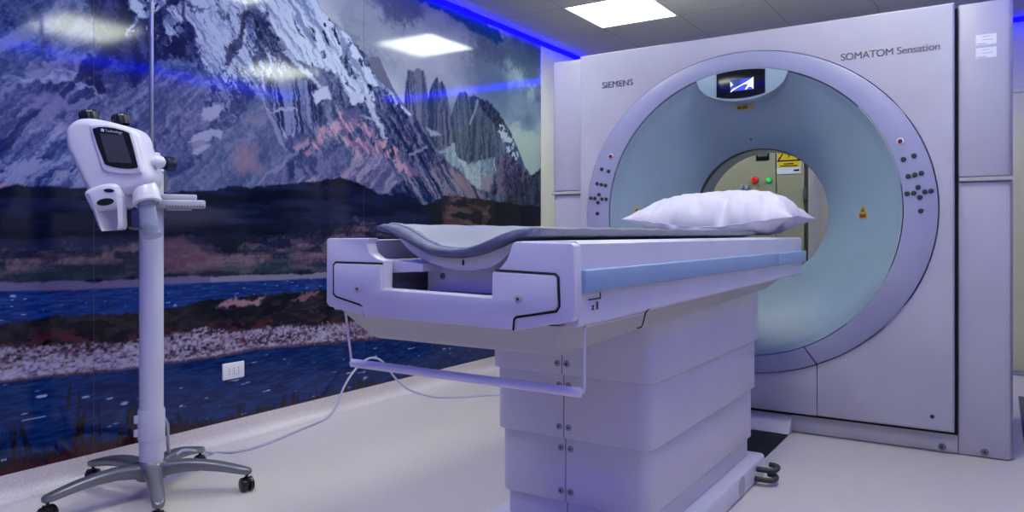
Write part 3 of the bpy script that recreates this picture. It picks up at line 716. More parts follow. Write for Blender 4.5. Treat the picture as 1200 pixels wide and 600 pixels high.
# housing behind the face
rectf = [(FX0+.01, FZ0-.0), (FX1-.0, FZ0), (FX1-.0, FZ1-.012), (FX0+.01, FZ1-.012)]
H = MB()
H.box(-2.24, .03, YF+.062, 4.93, 1.985, 2.02, bev=.012)                # top
H.box(-2.24, .03, 4.86, 4.93, .02, .46, bev=.01)                      # rear lower
H.box(-2.24, -1.78, 4.86, 4.93, .46, 1.985)
H.box(-.45, .03, 4.86, 4.93, .46, 1.985)
H.box(-1.78, -.45, 4.86, 4.93, 1.765, 1.985)
H.build('rear_housing', WHITE2, G)
# side covers, each split by a grey strip
def cover(x0, x1, zs, nm):
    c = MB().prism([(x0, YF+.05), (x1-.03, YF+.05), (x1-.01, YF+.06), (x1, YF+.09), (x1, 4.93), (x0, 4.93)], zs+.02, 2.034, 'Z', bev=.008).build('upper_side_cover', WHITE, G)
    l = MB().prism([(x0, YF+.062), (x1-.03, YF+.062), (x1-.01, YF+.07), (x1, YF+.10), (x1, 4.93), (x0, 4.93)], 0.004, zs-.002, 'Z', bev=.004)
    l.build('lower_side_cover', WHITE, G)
    MB().box(x0+.002, x1-.002, YF+.046, 4.9, zs, zs+.018, bev=.003).build('cover_strip', GREYW, G)
cover(-.154, .052, 1.235, 'r')
# left one is its mirror image
def cover_l(x0, x1, zs):
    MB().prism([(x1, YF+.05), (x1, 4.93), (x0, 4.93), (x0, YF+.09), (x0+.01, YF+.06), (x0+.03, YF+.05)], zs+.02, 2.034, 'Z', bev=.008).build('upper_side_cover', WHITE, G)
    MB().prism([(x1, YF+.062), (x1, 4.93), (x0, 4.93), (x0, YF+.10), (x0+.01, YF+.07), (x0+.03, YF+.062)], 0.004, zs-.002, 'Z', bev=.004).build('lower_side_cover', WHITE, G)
    MB().box(x0+.002, x1-.002, YF+.046, 4.9, zs, zs+.018, bev=.003).build('cover_strip', GREYW, G)
cover_l(-2.272, -2.066, 1.235)
# dark joint between face and side covers, and below the face
MB().box(-.170, -.156, YF+.056, YF+.075, .09, 2.02).build('joint', GAP, G)
MB().box(-2.064, -2.050, YF+.056, YF+.075, .09, 2.02).build('joint', GAP, G)
MB().box(-2.05, -.158, YF+.045, YF+.09, .090, .1075).build('joint', GAP, G)
MB().box(-2.06, -.156, YF+.062, YF+.12, 0.003, .092, bev=.004).build('plinth', WHITE2, G)
MB().prism([(YF-.03, .006), (YF+.062, .003), (YF+.062, .088), (YF+.04, .088)], -1.36, -.872, 'X', bev=.003).build('duct_apron', WHITE2, G)
# bolts
def bolt(px, py, Y, r, parent, m1=STEELD, m2=BLACK):
    x, y, z = at(px, py, Y)
    b = MB().lathe([(0, 0), (r, 0), (r, -.004), (r*.8, -.006), (r*.55, -.0055), (r*.5, -.002), (0, -.002)], (x, Y, z), 'Y', 16)
    b.build('bolt', m1, parent)
    return x, z
def boltp(x, y, z, r, parent, axis='Y', sgn=-1, m1=STEELD):
    o = MB().lathe([(0, 0), (r, 0), (r, sgn*.003), (r*.75, sgn*.0045), (0, sgn*.0045)], (x, y, z), axis, 16).build('screw', m1, parent)
    MB().lathe([(0, 0), (r*.35, 0), (r*.35, sgn*.0007), (0, sgn*.0007)], (x+(sgn*.0045 if axis == 'X' else 0), y+(sgn*.0045 if axis == 'Y' else 0), z), axis, 8).build('screw_socket', BLACK, o)
for px, py in ((1104, 523.5), (1154, 530)):
    x, y, z = at(px, py, YF+.062); boltp(x, YF+.062, z, .016, G)
x, y, z = at(1092.5, 488, YF); boltp(x, YF, z, .009, G, m1=DARKG)
# lettering
def on_face(px, py, Y, size_m): pass
MF = lambda x, z, y: Matrix.Translation((x, y, z)) @ Matrix.Rotation(PI/2, 4, 'X')
p0 = at(705.5, 103.5, YF)
letters('maker_lettering', 'SIEMENS', .050, CHROME, MF(p0[0], p0[2]-.001, YF-.001), G, .0012, .0008, 1.04)
p0 = at(985, 68, YF)
letters('model_lettering', 'SOMATOM Sensation', .0475, INK, MF(-.640, 1.832, YF-.0005), G, .0008, .0013, .97)
# stickers on the right cover
for py0, py1 in ((41.5, 55.5), (57, 70)):
    a = at(1143.5, py0, YF+.05); b = at(1168, py1-3.2, YF+.05)
    st = MB().box(a[0], b[0], YF+.0485, YF+.0497, a[2]-.046, a[2]).build('sticker', PAPER, G)
    lm = MB(); lm.box(a[0]+.026, a[0]+.040, YF+.048, YF+.0485, a[2]-.011, a[2]-.009); lm.box(a[0]+.044, a[0]+.052, YF+.048, YF+.0485, a[2]-.011, a[2]-.009)
    lm.box(a[0]+.004, a[0]+.04, YF+.048, YF+.0485, a[2]-.042, a[2]-.0395); lm.box(a[0]+.024, a[0]+.064, YF+.048, YF+.0485, a[2]-.025, a[2]-.0235)
    lm.build('sticker_print', INK, st)
# ---------------- buttons on the ring
def button(x, z, m, r=.0105, rim=None):
    if rim: MB().lathe([(0, 0), (r*1.5, 0), (r*1.4, -.003), (0, -.003)], (x, YF-.012, z), 'Y', 18).build('button_bezel', rim, G)
    MB().lathe([(0, 0), (r, 0), (r, -.004), (r*.7, -.0065), (0, -.0065)], (x, YF-.012-(.003 if rim else 0), z), 'Y', 16).build('button', m, G)
bl = [(705.3, 198.3), (713.3, 200.8), (699.8, 215), (704.7, 216.2), (709.7, 217.2), (692.7, 232), (697.3, 232.5), (702.2, 228), (701, 237.3), (705.5, 233.3), (710.5, 233.5), (700.2, 250)]
for i, (px, py) in enumerate(bl):
    x, z = xz(px, py, YF-.012)
    button(x, z, BTN); button(2*XC-x, z-.012, BTN, .0115)
x, z = xz(715.8, 183.3, YF-.012); button(x, z, REDD, .0105, PAPER); button(2*XC-x, z-.012, REDD, .0105, PAPER)
# ---------------- display pod at the top of the funnel
top = [at(840, 85.8, YF), at(860, 83, YF), at(880, 81.6, YF), at(896.5, 81.8, YF)]
bx0, bx1 = at(840, 90, YF-.006)[0], at(897, 90, YF-.006)[0]; bc = (bx0+bx1)/2; bw = (bx1-bx0)/2
def arc_z(x, base, sag, half): return base-sag*(1-((x-bc)/half)**2)
pod = [(bc-.235+i*.47/24, 0) for i in range(25)]
EZ = lambda x: ZC+IB*math.sqrt(max(0, 1-((x-XC)/IA)**2))
podz = [(x, EZ(x)-.004-.160*max(0, 1-((x-bc)/.235)**2)**.62) for x, _ in pod]
poly_ = podz+[(x, ZC+IB*math.sqrt(max(0, 1-((x-XC)/IA)**2))+.002) for x, _ in pod[::-1]]
MB().prism(poly_, YF-.009, YF+.10, 'Y', bev=.004).build('display_housing', FUNM, G)
dz = [(x, EZ(x)-.004-.146*max(0, 1-((x-bc)/.235)**2)**.62) for x in np.linspace(bx0, bx1, 13)]
poly_ = dz+[(x, ZC+IB*math.sqrt(1-((x-XC)/IA)**2)-.004) for x in np.linspace(bx1, bx0, 13)]
dsp = MB().prism(poly_, YF-.0125, YF-.0085, 'Y', bev=.001).build('display_panel', SCRNOFF, G)
def screen_mat():
    m = mat('scanner_screen', (20, 30, 90), 0.2); nt = m.node_tree; b = nt.nodes['Principled BSDF']
    tc = nt.nodes.new('ShaderNodeTexCoord'); nz = nt.nodes.new('ShaderNodeTexNoise'); nz.inputs['Scale'].default_value = 14; nz.inputs['Detail'].default_value = 1
    nt.links.new(tc.outputs['Object'], nz.inputs['Vector'])
    rp = nt.nodes.new('ShaderNodeValToRGB'); e = rp.color_ramp.elements
    e[0].position = .4; e[0].color = (s2l(36), s2l(60), s2l(120), 1); e[1].position = .62; e[1].color = (s2l(70), s2l(80), s2l(250), 1)
    nt.links.new(nz.outputs['Fac'], rp.inputs['Fac']); nt.links.new(rp.outputs['Color'], b.inputs['Emission Color']); b.inputs['Emission Strength'].default_value = 0.9
    return m
a = at(856, 94, YF-.013); b = at(883, 106, YF-.013)
sx0, sx1, sz1, sz0 = a[0], b[0], 1.797, 1.737
scr = MB().box(sx0, sx1, YF-.014, YF-.0126, sz0, sz1).build('screen', screen_mat(), dsp)
SCW = mat('screen_white', (235, 235, 225), 0.3, emit=(235, 235, 215), estr=0.85)
w = sx1-sx0; h = sz1-sz0
def sp(u, v): return (sx0+u*w, sz0+v*h)
MB().prism([sp(0, -.02), sp(.12, .2), sp(.4, .42), sp(.7, .7), sp(.82, .8), sp(1, 1.05), sp(1, 0.0), sp(.93, .18), sp(.82, .28), sp(.72, .08), sp(.63, .02), sp(.78, .5), sp(.6, .5), sp(.35, .3), sp(.12, .06), sp(.02, -.1)], YF-.0146, YF-.0141, 'Y').prism([sp(0, .4), sp(.12, .55), sp(0, .85)], YF-.0146, YF-.0141, 'Y').build('screen_graphic', SCW, dsp)
# ---------------- warning labels stuck on the funnel
def hit_funnel(px, py):
    u = (px-600)/FOC; d = Vector((u*math.cos(TH)-math.sin(TH), u*math.sin(TH)+math.cos(TH), -(py-274)/FOC)); o = Vector((0, 0, 1))
    best = None; last = None
    for i in range(600):
        t = 3.0+i*.004; p = o+d*t
        if p.y < YF or p.y > YF+.345: continue
        # surface depth at this radius
        lo_, hi_ = .492, 1.0
        for _ in range(22):
            mid = (lo_+hi_)/2; a_, b_ = fun_pt(mid, 0)
            if ((p.x-XC)/a_)**2+((p.z-ZC)/b_)**2 > 1: lo_ = mid
            else: hi_ = mid
        f = p.y-fun_y(lo_)
        if last is not None and last < 0 <= f: best = p; break
        last = f
    return best
def fnormal(p):
    e = .01
    def dep(x, z):
        lo_, hi_ = .492, 1.0
        for _ in range(24):
            mid = (lo_+hi_)/2; a_, b_ = fun_pt(mid, 0)
            if ((x-XC)/a_)**2+((z-ZC)/b_)**2 > 1: lo_ = mid
            else: hi_ = mid
        return fun_y(lo_)
    gx = (dep(p.x+e, p.z)-dep(p.x-e, p.z))/(2*e); gz = (dep(p.x, p.z+e)-dep(p.x, p.z-e))/(2*e)
    return Vector((gx, -1, gz)).normalized()
def sticker_on_funnel(px, py, kind):
    p = hit_funnel(px, py)
    if p is None: return
    n = fnormal(p); xa = Vector((0, 0, 1)).cross(n).normalized(); 
    if xa.x < 0: xa = -xa
    ya = n.cross(xa).normalized()
    if ya.z < 0: ya = -ya
    M = Matrix((xa, ya, xa.cross(ya))).transposed().to_4x4(); M.translation = p+n*.004
    if kind == 'stack':
        o = MB().prism([(-.026, -.03), (.026, -.03), (.026, -.004), (-.026, -.004)], 0, .0012, 'Z', xf=M).prism([(-.021, .0), (.021, .0), (0, .038)], 0, .0012, 'Z', xf=M).build('warning_label', AMB, G)
        MB().prism([(-.02, -.025), (.02, -.025), (.02, -.009), (-.02, -.009)], .0013, .0016, 'Z', xf=M).prism([(-.012, .004), (.012, .004), (0, .024)], .0013, .0016, 'Z', xf=M).build('label_print', mat('label_ink', (96, 62, 10), .6), o)
    else:
        o = MB().prism([(-.045, -.016), (.018, -.014), (.018, .014), (-.045, .012)], 0, .0012, 'Z', xf=M).prism([(.024, -.012), (.05, -.010), (.037, .013)], 0, .0012, 'Z', xf=M).build('warning_label', AMB, G)
        MB().prism([(-.04, -.010), (-.02, -.010), (-.02, .008), (-.04, .007)], .0013, .0016, 'Z', xf=M).prism([(-.014, -.01), (.012, -.009), (.012, .008), (-.014, .007)], .0013, .0016, 'Z', xf=M).build('label_print', mat('label_ink', (96, 62, 10), .6), o)
sticker_on_funnel(746, 249, 'stack'); sticker_on_funnel(1012, 249, 'stack'); sticker_on_funnel(873, 125, 'row')
for px, py in ((880, 163),):
    p = hit_funnel(px, py); n = fnormal(p)
    MB().lathe([(0, 0), (.006, 0), (.005, .003), (0, .003)], (0, 0, 0), 'Z', 12, xf=Matrix.Translation(p) @ n.to_track_quat('Z', 'Y').to_matrix().to_4x4()).build('screw', DARKG, G)
# black duct in the floor between table and scanner
tag(MB().box(-1.355, -.876, 3.215, 3.868, 0.0, .004).build('floor_duct_cover', RUBBER), 'black duct cover on the floor between table column and scanner', 'floor cover')
# ======================= electrical cabinet behind the scanner =======================
YC = 5.75
K = empty('electrical_cabinet', (-1.75, 5.95, 0), 'sage green electrical cabinet seen through the scanner opening', 'electrical cabinet')
MB().box(-2.36, -1.162, YC+.02, YC+.40, .03, 2.0, bev=.006).build('cabinet_body', CABM2, K)
SEAMX = xz(909.5, 220, YC)[0]
cd = MB().box(-2.35, SEAMX-.004, YC, YC+.019, .06, 1.98, bev=.004).box(SEAMX+.004, -1.19, YC+.002, YC+.019, .06, 1.98, bev=.004).build('cabinet_door', CABM, K)
MB().box(-1.178, -1.164, YC-.004, YC+.019, .05, 1.99).build('edge_shadow', mat('edge_shadow_brown', (58, 52, 42), .6), K)  # dark brown strip stands in for the shaded gap at the door edge
x, z = xz(947, 227, YC); MB().tube([(-1.181, YC-.008, z-.04), (-1.181, YC-.008, z+.04)], .012).build('hinge', STEELD, K)
def cab_btn(px, py, r, m, nm, L=.02):
    x, z = xz(px, py, YC)
    b = MB().lathe([(0, 0), (r*1.25, 0), (r*1.25, -.006), (0, -.006)], (x, YC-.001, z), 'Y', 20).build(nm, STEELD, K)
    MB().lathe([(0, -.006), (r, -.006), (r, -L), (r*.7, -L-.006), (0, -L-.008)], (x, YC-.001, z), 'Y', 20).build('button_cap' if m is REDM else 'lens', m, b)
cab_btn(885, 211, .021, REDM, 'emergency_button', .03); cab_btn(901.3, 211, .017, GRNL, 'indicator_lamp'); cab_btn(901.3, 226.3, .017, GRND, 'indicator_lamp')
a = at(886, 173, YC); b = at(901.5, 187.5, YC)
mt = MB().box(a[0], b[0], YC-.008, YC, b[2], b[2]+.13, bev=.004).build('panel_meter', BLACK, K)
MB().box(a[0]+.016, b[0]-.012, YC-.0095, YC-.0085, b[2]+.028, b[2]+.118).build('meter_display', mat('meter_lcd', (86, 110, 112), .3), mt)
lx = a[0]+.010
MB().lathe([(0, 0), (.006, 0), (0, -.003)], (lx+.004, YC-.0095, b[2]+.045), 'Y', 8).lathe([(0, 0), (.006, 0), (0, -.003)], (lx+.004, YC-.0095, b[2]+.075), 'Y', 8).build('meter_lamp', mat('meter_red', (230, 20, 30), .3, emit=(255, 30, 40), estr=1.5), mt)
# warning sign on the cabinet
a = at(910.5, 203.5, YC); b = at(938.5, 203.5, YC); w = b[0]-a[0]; z0 = a[2]-.005
sg = MB().box(a[0], b[0], YC-.0025, YC+.001, z0, z0+.235).build('warning_sign', PAPER, K)
MB().box(a[0]+.006, b[0]-.006, YC-.0035, YC-.0026, z0+.048, z0+.230).build('sign_field', YEL, sg)
cx = (a[0]+b[0])/2; zt = z0+.092
MB().prism([(cx-.084, zt), (cx+.084, zt), (cx, zt+.136)], YC-.0042, YC-.0036, 'Y').build('warning_triangle', BLACK, sg)
MB().prism([(cx-.066, zt+.010), (cx+.066, zt+.010), (cx, zt+.118)], YC-.0048, YC-.0043, 'Y').build('triangle_field', YEL, sg)
MB().prism([(cx+.010, zt+.085), (cx-.016, zt+.045), (cx, zt+.047), (cx-.008, zt+.014), (cx+.018, zt+.056), (cx+.003, zt+.054)], YC-.0054, YC-.0049, 'Y').build('lightning_mark', BLACK, sg)
lm = MB(); lm.box(cx-.06, cx+.06, YC-.0042, YC-.0036, z0+.056, z0+.063); lm.box(cx-.035, cx+.035, YC-.0042, YC-.0036, z0+.07, z0+.078); lm.box(cx+.035, cx+.075, YC-.0042, YC-.0036, z0+.018, z0+.030)
lm.build('sign_print', BLACK, sg)
# pale handle
x, z = xz(873.5, 224, YC)
MB().box(x-.03, x+.03, YC-.03, YC-.0005, z-.03, z+.012, bev=.01).box(x-.028, x-.012, YC-.045, YC-.0085, z+.005, z+.05, bev=.006).box(x+.004, x+.03, YC-.045, YC-.0085, z+.008, z+.044, bev=.006).build('latch', mat('pale_latch', (176, 182, 196), .3), K)
# ======================= patient table =======================
T = empty('patient_table', (XC, 2.4, 0), 'long white scanner table on a tiered telescoping column with blue side rail', 'patient table')
YE = 1.388
XR_, XL_ = -.749, -1.481
# telescoping column
tiers = [(.566, .790, 0.0), (.368, .560, .012), (.166, .362, .024), (.0885, .160, .036)]
def rrect(x0, x1, y0, y1, r, n=5):
    pts = []
    for cx, cy, a0 in ((x1-r, y0+r, -PI/2), (x1-r, y1-r, 0), (x0+r, y1-r, PI/2), (x0+r, y0+r, PI)):
        for k in range(n+1): a = a0+k/n*PI/2; pts.append((cx+r*math.cos(a), cy+r*math.sin(a)))
    return pts
SCREWM = mat('screw_cap', (150, 148, 158), 0.4, metal=0.4)
COLM = mat('column_cover_plastic', (204, 199, 212), 0.4, bump=0.05)
for i, (z0, z1, ins) in enumerate(tiers):
    p = rrect(-1.397+ins, -.833-ins, 2.03+ins, 3.185-ins*.9, .035)
    MB().prism(p, z0, z1+.012 if i else z1, 'Z', bev=.003).build('column_cover', COLM, T, smooth=30)
    MB().box(-1.1312, -1.1288, 2.0292+ins, 2.04+ins, z0+.002, z1+.004 if i else z1-.01).build('column_seam', mat('seam', (96, 92, 102), .6), T)
    for dz in ((z0+.034, z1-.028) if i < 3 else ()):
        if i == 0 and dz > .63: continue
        for dx in (-.0165, .0165): boltp(-1.13+dx, 2.03+ins, dz, .0100, T, m1=SCREWM)
# base plinth
MB().prism(rrect(-1.415, -.815, 1.84, 3.205, .03), .004, .087, 'Z', bev=.008).build('base_plinth', TWHITE, T)
MB().lathe([(0, 0), (.038, 0), (.038, .0012), (0, .0012)], (-.8148, 2.86, .045), 'X', 28).build('inspection_cap', GREYW, T)
for zz, yy in ((.058, 3.10), (.026, 3.075)):
    MB().tube([(-.822, yy-.035, zz), (-.79, yy-.035, zz), (-.752, yy-.025, zz), (-.742, yy+.0, zz+.004), (-.752, yy+.03, zz+.004), (-.782, yy+.038, zz+.004)], .0105, 10).build('cable_hook', DARKG, T)
# under-body
def underbody():
    mb = MB()
    b = bmesh.new()
    top = [(-1.452, 1.402, .802), (-.778, 1.402, .802), (-.778, 3.40, .816), (-1.452, 3.40, .816)]
    bot = [(-1.385, 1.462, .724), (-.818, 1.462, .724), (-.818, 3.19, .765), (-1.385, 3.19, .765)]
    vt = [b.verts.new(p) for p in top]; vb = [b.verts.new(p) for p in bot]
    b.faces.new(vt); b.faces.new(vb[::-1])
    for i in range(4): b.faces.new((vt[i], vb[i], vb[(i+1) % 4], vt[(i+1) % 4]))
    bmesh.ops.recalc_face_normals(b, faces=b.faces)
    bmesh.ops.bevel(b, geom=[e for e in b.edges if min(v.co.z for v in e.verts) < .78], offset=.022, segments=4, profile=.5, affect='EDGES')
    mb._merge(b); return mb.build('under_body', GREYW, T)
underbody()
# side beams (rounded outer shoulder), floor pan
def beam(sg):
    # profile given for the right beam as offset from the axis
    o = .366; i = .222
    prof = [(i, .984), (o-.006, .984), (o, .978), (o, .806), (o-.006, .800), (i-.02, .800), (i-.02, .872), (i+.004, .885)]
    front = [(XC+sg*a, z) for a, z in prof]
    rows = []
    for y, dz in ((YE+.03, 0), (2.4, .008), (3.56, .018), (3.575, .020)):
        s_ = .994 if y > 3.57 else 1
        rows.append([(XC+sg*a*s_, y, (z+dz if z < .82 else (z-(.003 if y > 3.57 else 0)))) for a, z in prof])
    mb = MB(); mb.grid(rows, closeu=True)
    b = bmesh.new()
    for r in (rows[0], rows[-1]): b.faces.new([b.verts.new(p) for p in r])
    mb._merge(b)
    bmesh.ops.remove_doubles(mb.bm, verts=mb.bm.verts, dist=1e-5); bmesh.ops.recalc_face_normals(mb.bm, faces=mb.bm.faces)
    mb.build('side_beam', TWHITE, T, smooth=30)
beam(1); beam(-1)
MB().box(XC-.205, XC+.205, YE+.02, 3.54, .822, .850).build('floor_pan', GREYW, T)
MB().box(XC-.198, XC+.198, YE+.012, 3.5, .8505, .853).build('slide_plate', STEEL, T)
# blue rails
def rail(sg):
    x0, x1 = (XC+.367, XC+.380) if sg > 0 else (XC-.380, XC-.367)
    MB().box(x0, x1, 1.425, 3.10, .874, .9235, bev=.004).build('side_rail', RAIL, T)
    MB().box(x0, x1, 3.104, 3.60, .874, .9235, bev=.004).build('side_rail', RAIL, T)
rail(1); rail(-1)
# end fascia: outer shell piece and the central plate let into it
def c4(x, y, Y=YE): return xz(360+x/2.5, 240+y/2.5, Y)
outer = [(53, 104), (57, 98), (178, 98), (170, 112), (178, 140), (200, 158), (221, 164), (219, 246), (541, 271), (543, 194), (560, 186), (582, 160), (597, 116), (606, 108), (768, 112), (778, 120), (782, 300), (778, 330), (768, 345), (607, 368), (165, 326), (60, 298), (52, 288)]
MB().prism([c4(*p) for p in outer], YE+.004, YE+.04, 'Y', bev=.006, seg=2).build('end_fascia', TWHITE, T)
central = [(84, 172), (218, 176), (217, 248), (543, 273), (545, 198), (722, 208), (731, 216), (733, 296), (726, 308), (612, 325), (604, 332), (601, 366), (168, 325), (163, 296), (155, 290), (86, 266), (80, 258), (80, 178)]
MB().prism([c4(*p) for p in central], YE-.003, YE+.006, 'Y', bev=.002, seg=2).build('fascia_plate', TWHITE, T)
def groove(pts): 
    MB().tube([(c4(*p)[0], YE+.0020, c4(*p)[1]) for p in pts], .0024, 8, smooth=False).build('fascia_groove', GAP, T)
groove([(219, 172), (82, 168), (76, 175), (76, 262), (84, 270), (158, 295), (164, 300), (166, 326)])
groove([(549, 191), (726, 203), (735, 212), (738, 298), (730, 313), (612, 330), (604, 338), (602, 368)])
for p in ((150, 246), (620, 276)):
    x, z = c4(*p, YE-.003); boltp(x, YE-.003, z, .010, T, m1=GREYW)
# inner shoulder moulding behind the fascia, both sides of the trough
MB().prism([c4(*p, YE+.06) for p in [(178, 112), (182, 140), (222, 158), (350, 172), (350, 196), (222, 200), (150, 200), (150, 112)]], YE+.045, YE+.30, 'Y', bev=.004, seg=2).build('inner_shoulder', TWHITE, T)
# cradle shell (white) under the pad
def cz(px, py, Y=1.455): return xz(px, py, Y)
shell_bot = [(466, 280), (474, 290), (486, 300), (502, 308), (520, 314), (538, 317), (556, 316.5), (572, 314), (584, 307), (594, 297), (602, 284)]
shell_top = [(602, 283.5), (588, 289), (572, 296), (556, 300.5), (538, 302.5), (520, 302), (500, 298), (484, 288), (470, 279)]
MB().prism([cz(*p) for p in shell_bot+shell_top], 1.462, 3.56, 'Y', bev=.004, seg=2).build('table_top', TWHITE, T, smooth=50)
x, z = cz(541, 308); MB().prism([(x-.003, z-.006), (x+.003, z-.006), (x+.003, z+.004), (x, z+.009), (x-.003, z+.004)], 1.4605, 1.4625, 'Y').build('table_top_mark', BLACK, T)
# carriage under the cradle
a = c4(352, 178, 1.50); b = c4(548, 236, 1.50)
cg = MB().box(a[0], b[0]+.04, 1.50, 2.4, .854, .918, bev=.004).build('carriage', TWHITE, T)
x, z = xz(519, 323.5, 1.50); boltp(x, 1.50, z, .008, T, m1=STEELD)
# roll bar with two wire hangers
MB().tube([(-1.463, 1.47, .652), (-.772, 1.47, .651)], .0112, 16).build('foot_bar', TWHITE, T)
for sg, xx in ((1, -.768), (-1, -1.462)):
    if sg > 0: pts = [(-.772, 1.47, .651), (-.765, 1.47, .653), (-.762, 1.47, .665), (-.762, 1.47, .792), (-.764, 1.482, .797), (-.764, 1.80, .797)]
    else: pts = [(-1.458, 1.47, .652), (-1.467, 1.47, .657), at(405, 366, 1.48), (-1.478, 1.50, .801), (-1.465, 1.56, .799)]
    MB().tube(pts, .0032, 8, smooth=False).build('bar_hanger', TWHITE, T)
MB().tube([at(747, 384.5, 1.80), at(752, 382.5, 1.79), at(754.5, 375, 1.78), at(757, 366, 1.79), at(763, 360.5, 1.82), at(770, 358.5, 1.87), at(778, 356.5, 1.93)], [.002, .002, .002, .002, .002, .003, .003], 8).build('black_cord', BLACK, T)
# small printed mark on the side beam
xs_ = XR_+.0005
y1, y2 = 1.475, 1.545
mk = MB()
mk.box(xs_, xs_+.0012, 1.462, 1.522, .855, .858).box(xs_, xs_+.0012, 1.518, 1.522, .858, .869)
mk.build('beam_mark', BLACK, T)
letters('beam_lettering', 'x 8', .026, BLACK, Matrix.Translation((xs_, 1.478, .832)) @ Matrix.Rotation(PI/2, 4, 'Z') @ Matrix.Rotation(PI/2, 4, 'X'), T, .0006)
# ======================= pad lying on the table top =======================
def pad():
    e = empty('table_pad', (XC, 2.4, .95), 'grey curved vinyl pad with quilted edge lying along the scanner table', 'table pad')
    tp = [(449, 265), (454, 262.5), (462, 263.5), (472, 267), (484, 274), (496, 282), (510, 288.5), (524, 291), (538, 291.5), (552, 290), (566, 286), (580, 280), (594, 273.5), (606, 269.5), (618, 267.6), (627, 267.8)]
    bt = [(626, 275), (620, 278), (610, 279.5), (600, 283), (588, 289), (574, 294.5), (560, 298.5), (546, 301), (532, 301.5), (518, 300.5), (504, 296), (490, 288.5), (476, 280), (464, 274), (452, 271), (447.5, 268)]
    prof = [cz(*p, 1.45) for p in tp+bt]
    cxp = sum(p[0] for p in prof)/len(prof)
    n = len(tp)
    rows = []
    ys = [1.440, 1.443, 1.452]+list(np.linspace(1.5, 3.26, 30))+[3.30, 3.315, 3.322]
    cen = [((tp_[0]+bt_[0])/2, (tp_[1]+bt_[1])/2) for tp_, bt_ in zip(prof[:n], prof[n:][::-1])]
    for y in ys:
        k = {1.440: .45, 1.443: .8, 1.452: 1.0, 3.322: .4, 3.315: .75}.get(round(float(y), 3), 1.0)
        row = []
        for j, (x, z) in enumerate(prof):
            c = cen[j] if j < n else cen[n-1-(j-n)]
            wob = (.0012*math.sin(y*37+j) if (y > 1.46 and y < 3.3) else 0)
            # the far part flattens a little
            zz = c[1]+(z-c[1])*k+wob
            row.append((x, y, zz))
        rows.append(row)
    body = MB(); body.grid(rows, closeu=True)
    b = bmesh.new()
    for r in (rows[0], rows[-1]): b.faces.new([b.verts.new(p) for p in r])
    body._merge(b); bmesh.ops.remove_doubles(body.bm, verts=body.bm.verts, dist=1e-5); bmesh.ops.recalc_face_normals(body.bm, faces=body.bm.faces)
    body.build('pad_body', PADM, e, smooth=60)
    # quilted band across the front end with its row of stitches
    def sc(p, k, c): return (c[0]+(p[0]-c[0])*1.0, c[1]+(p[1]-c[1])*k)
    fr = []
    for y, k in ((1.425, .55), (1.428, .85), (1.436, 1.03), (1.458, 1.06), (1.476, 1.0)):
        fr.append([(x, y, (cen[j] if j < n else cen[n-1-(j-n)])[1]+(z-(cen[j] if j < n else cen[n-1-(j-n)])[1])*k) for j, (x, z) in enumerate(prof)])
    eb = MB(); eb.grid(fr, closeu=True); b = bmesh.new(); b.faces.new([b.verts.new(p) for p in fr[0]]); eb._merge(b)
    bmesh.ops.remove_doubles(eb.bm, verts=eb.bm.verts, dist=1e-5); bmesh.ops.recalc_face_normals(eb.bm, faces=eb.bm.faces)
    eb.build('quilted_edge', PADE, e, smooth=70)
    st = MB()
    top = prof[:n]
    for j in range(n-1):
        for q in range(4):
            t = q/4; x = top[j][0]*(1-t)+top[j+1][0]*t; z = top[j][1]*(1-t)+top[j+1][1]*t
            st.tube([(x, 1.464, z+.0026), (x+.003, 1.480, z+.0022)], .0015, 5, smooth=False)
    st.build('stitching', mat('pale_thread', (176, 180, 204), .7), e)
pad()
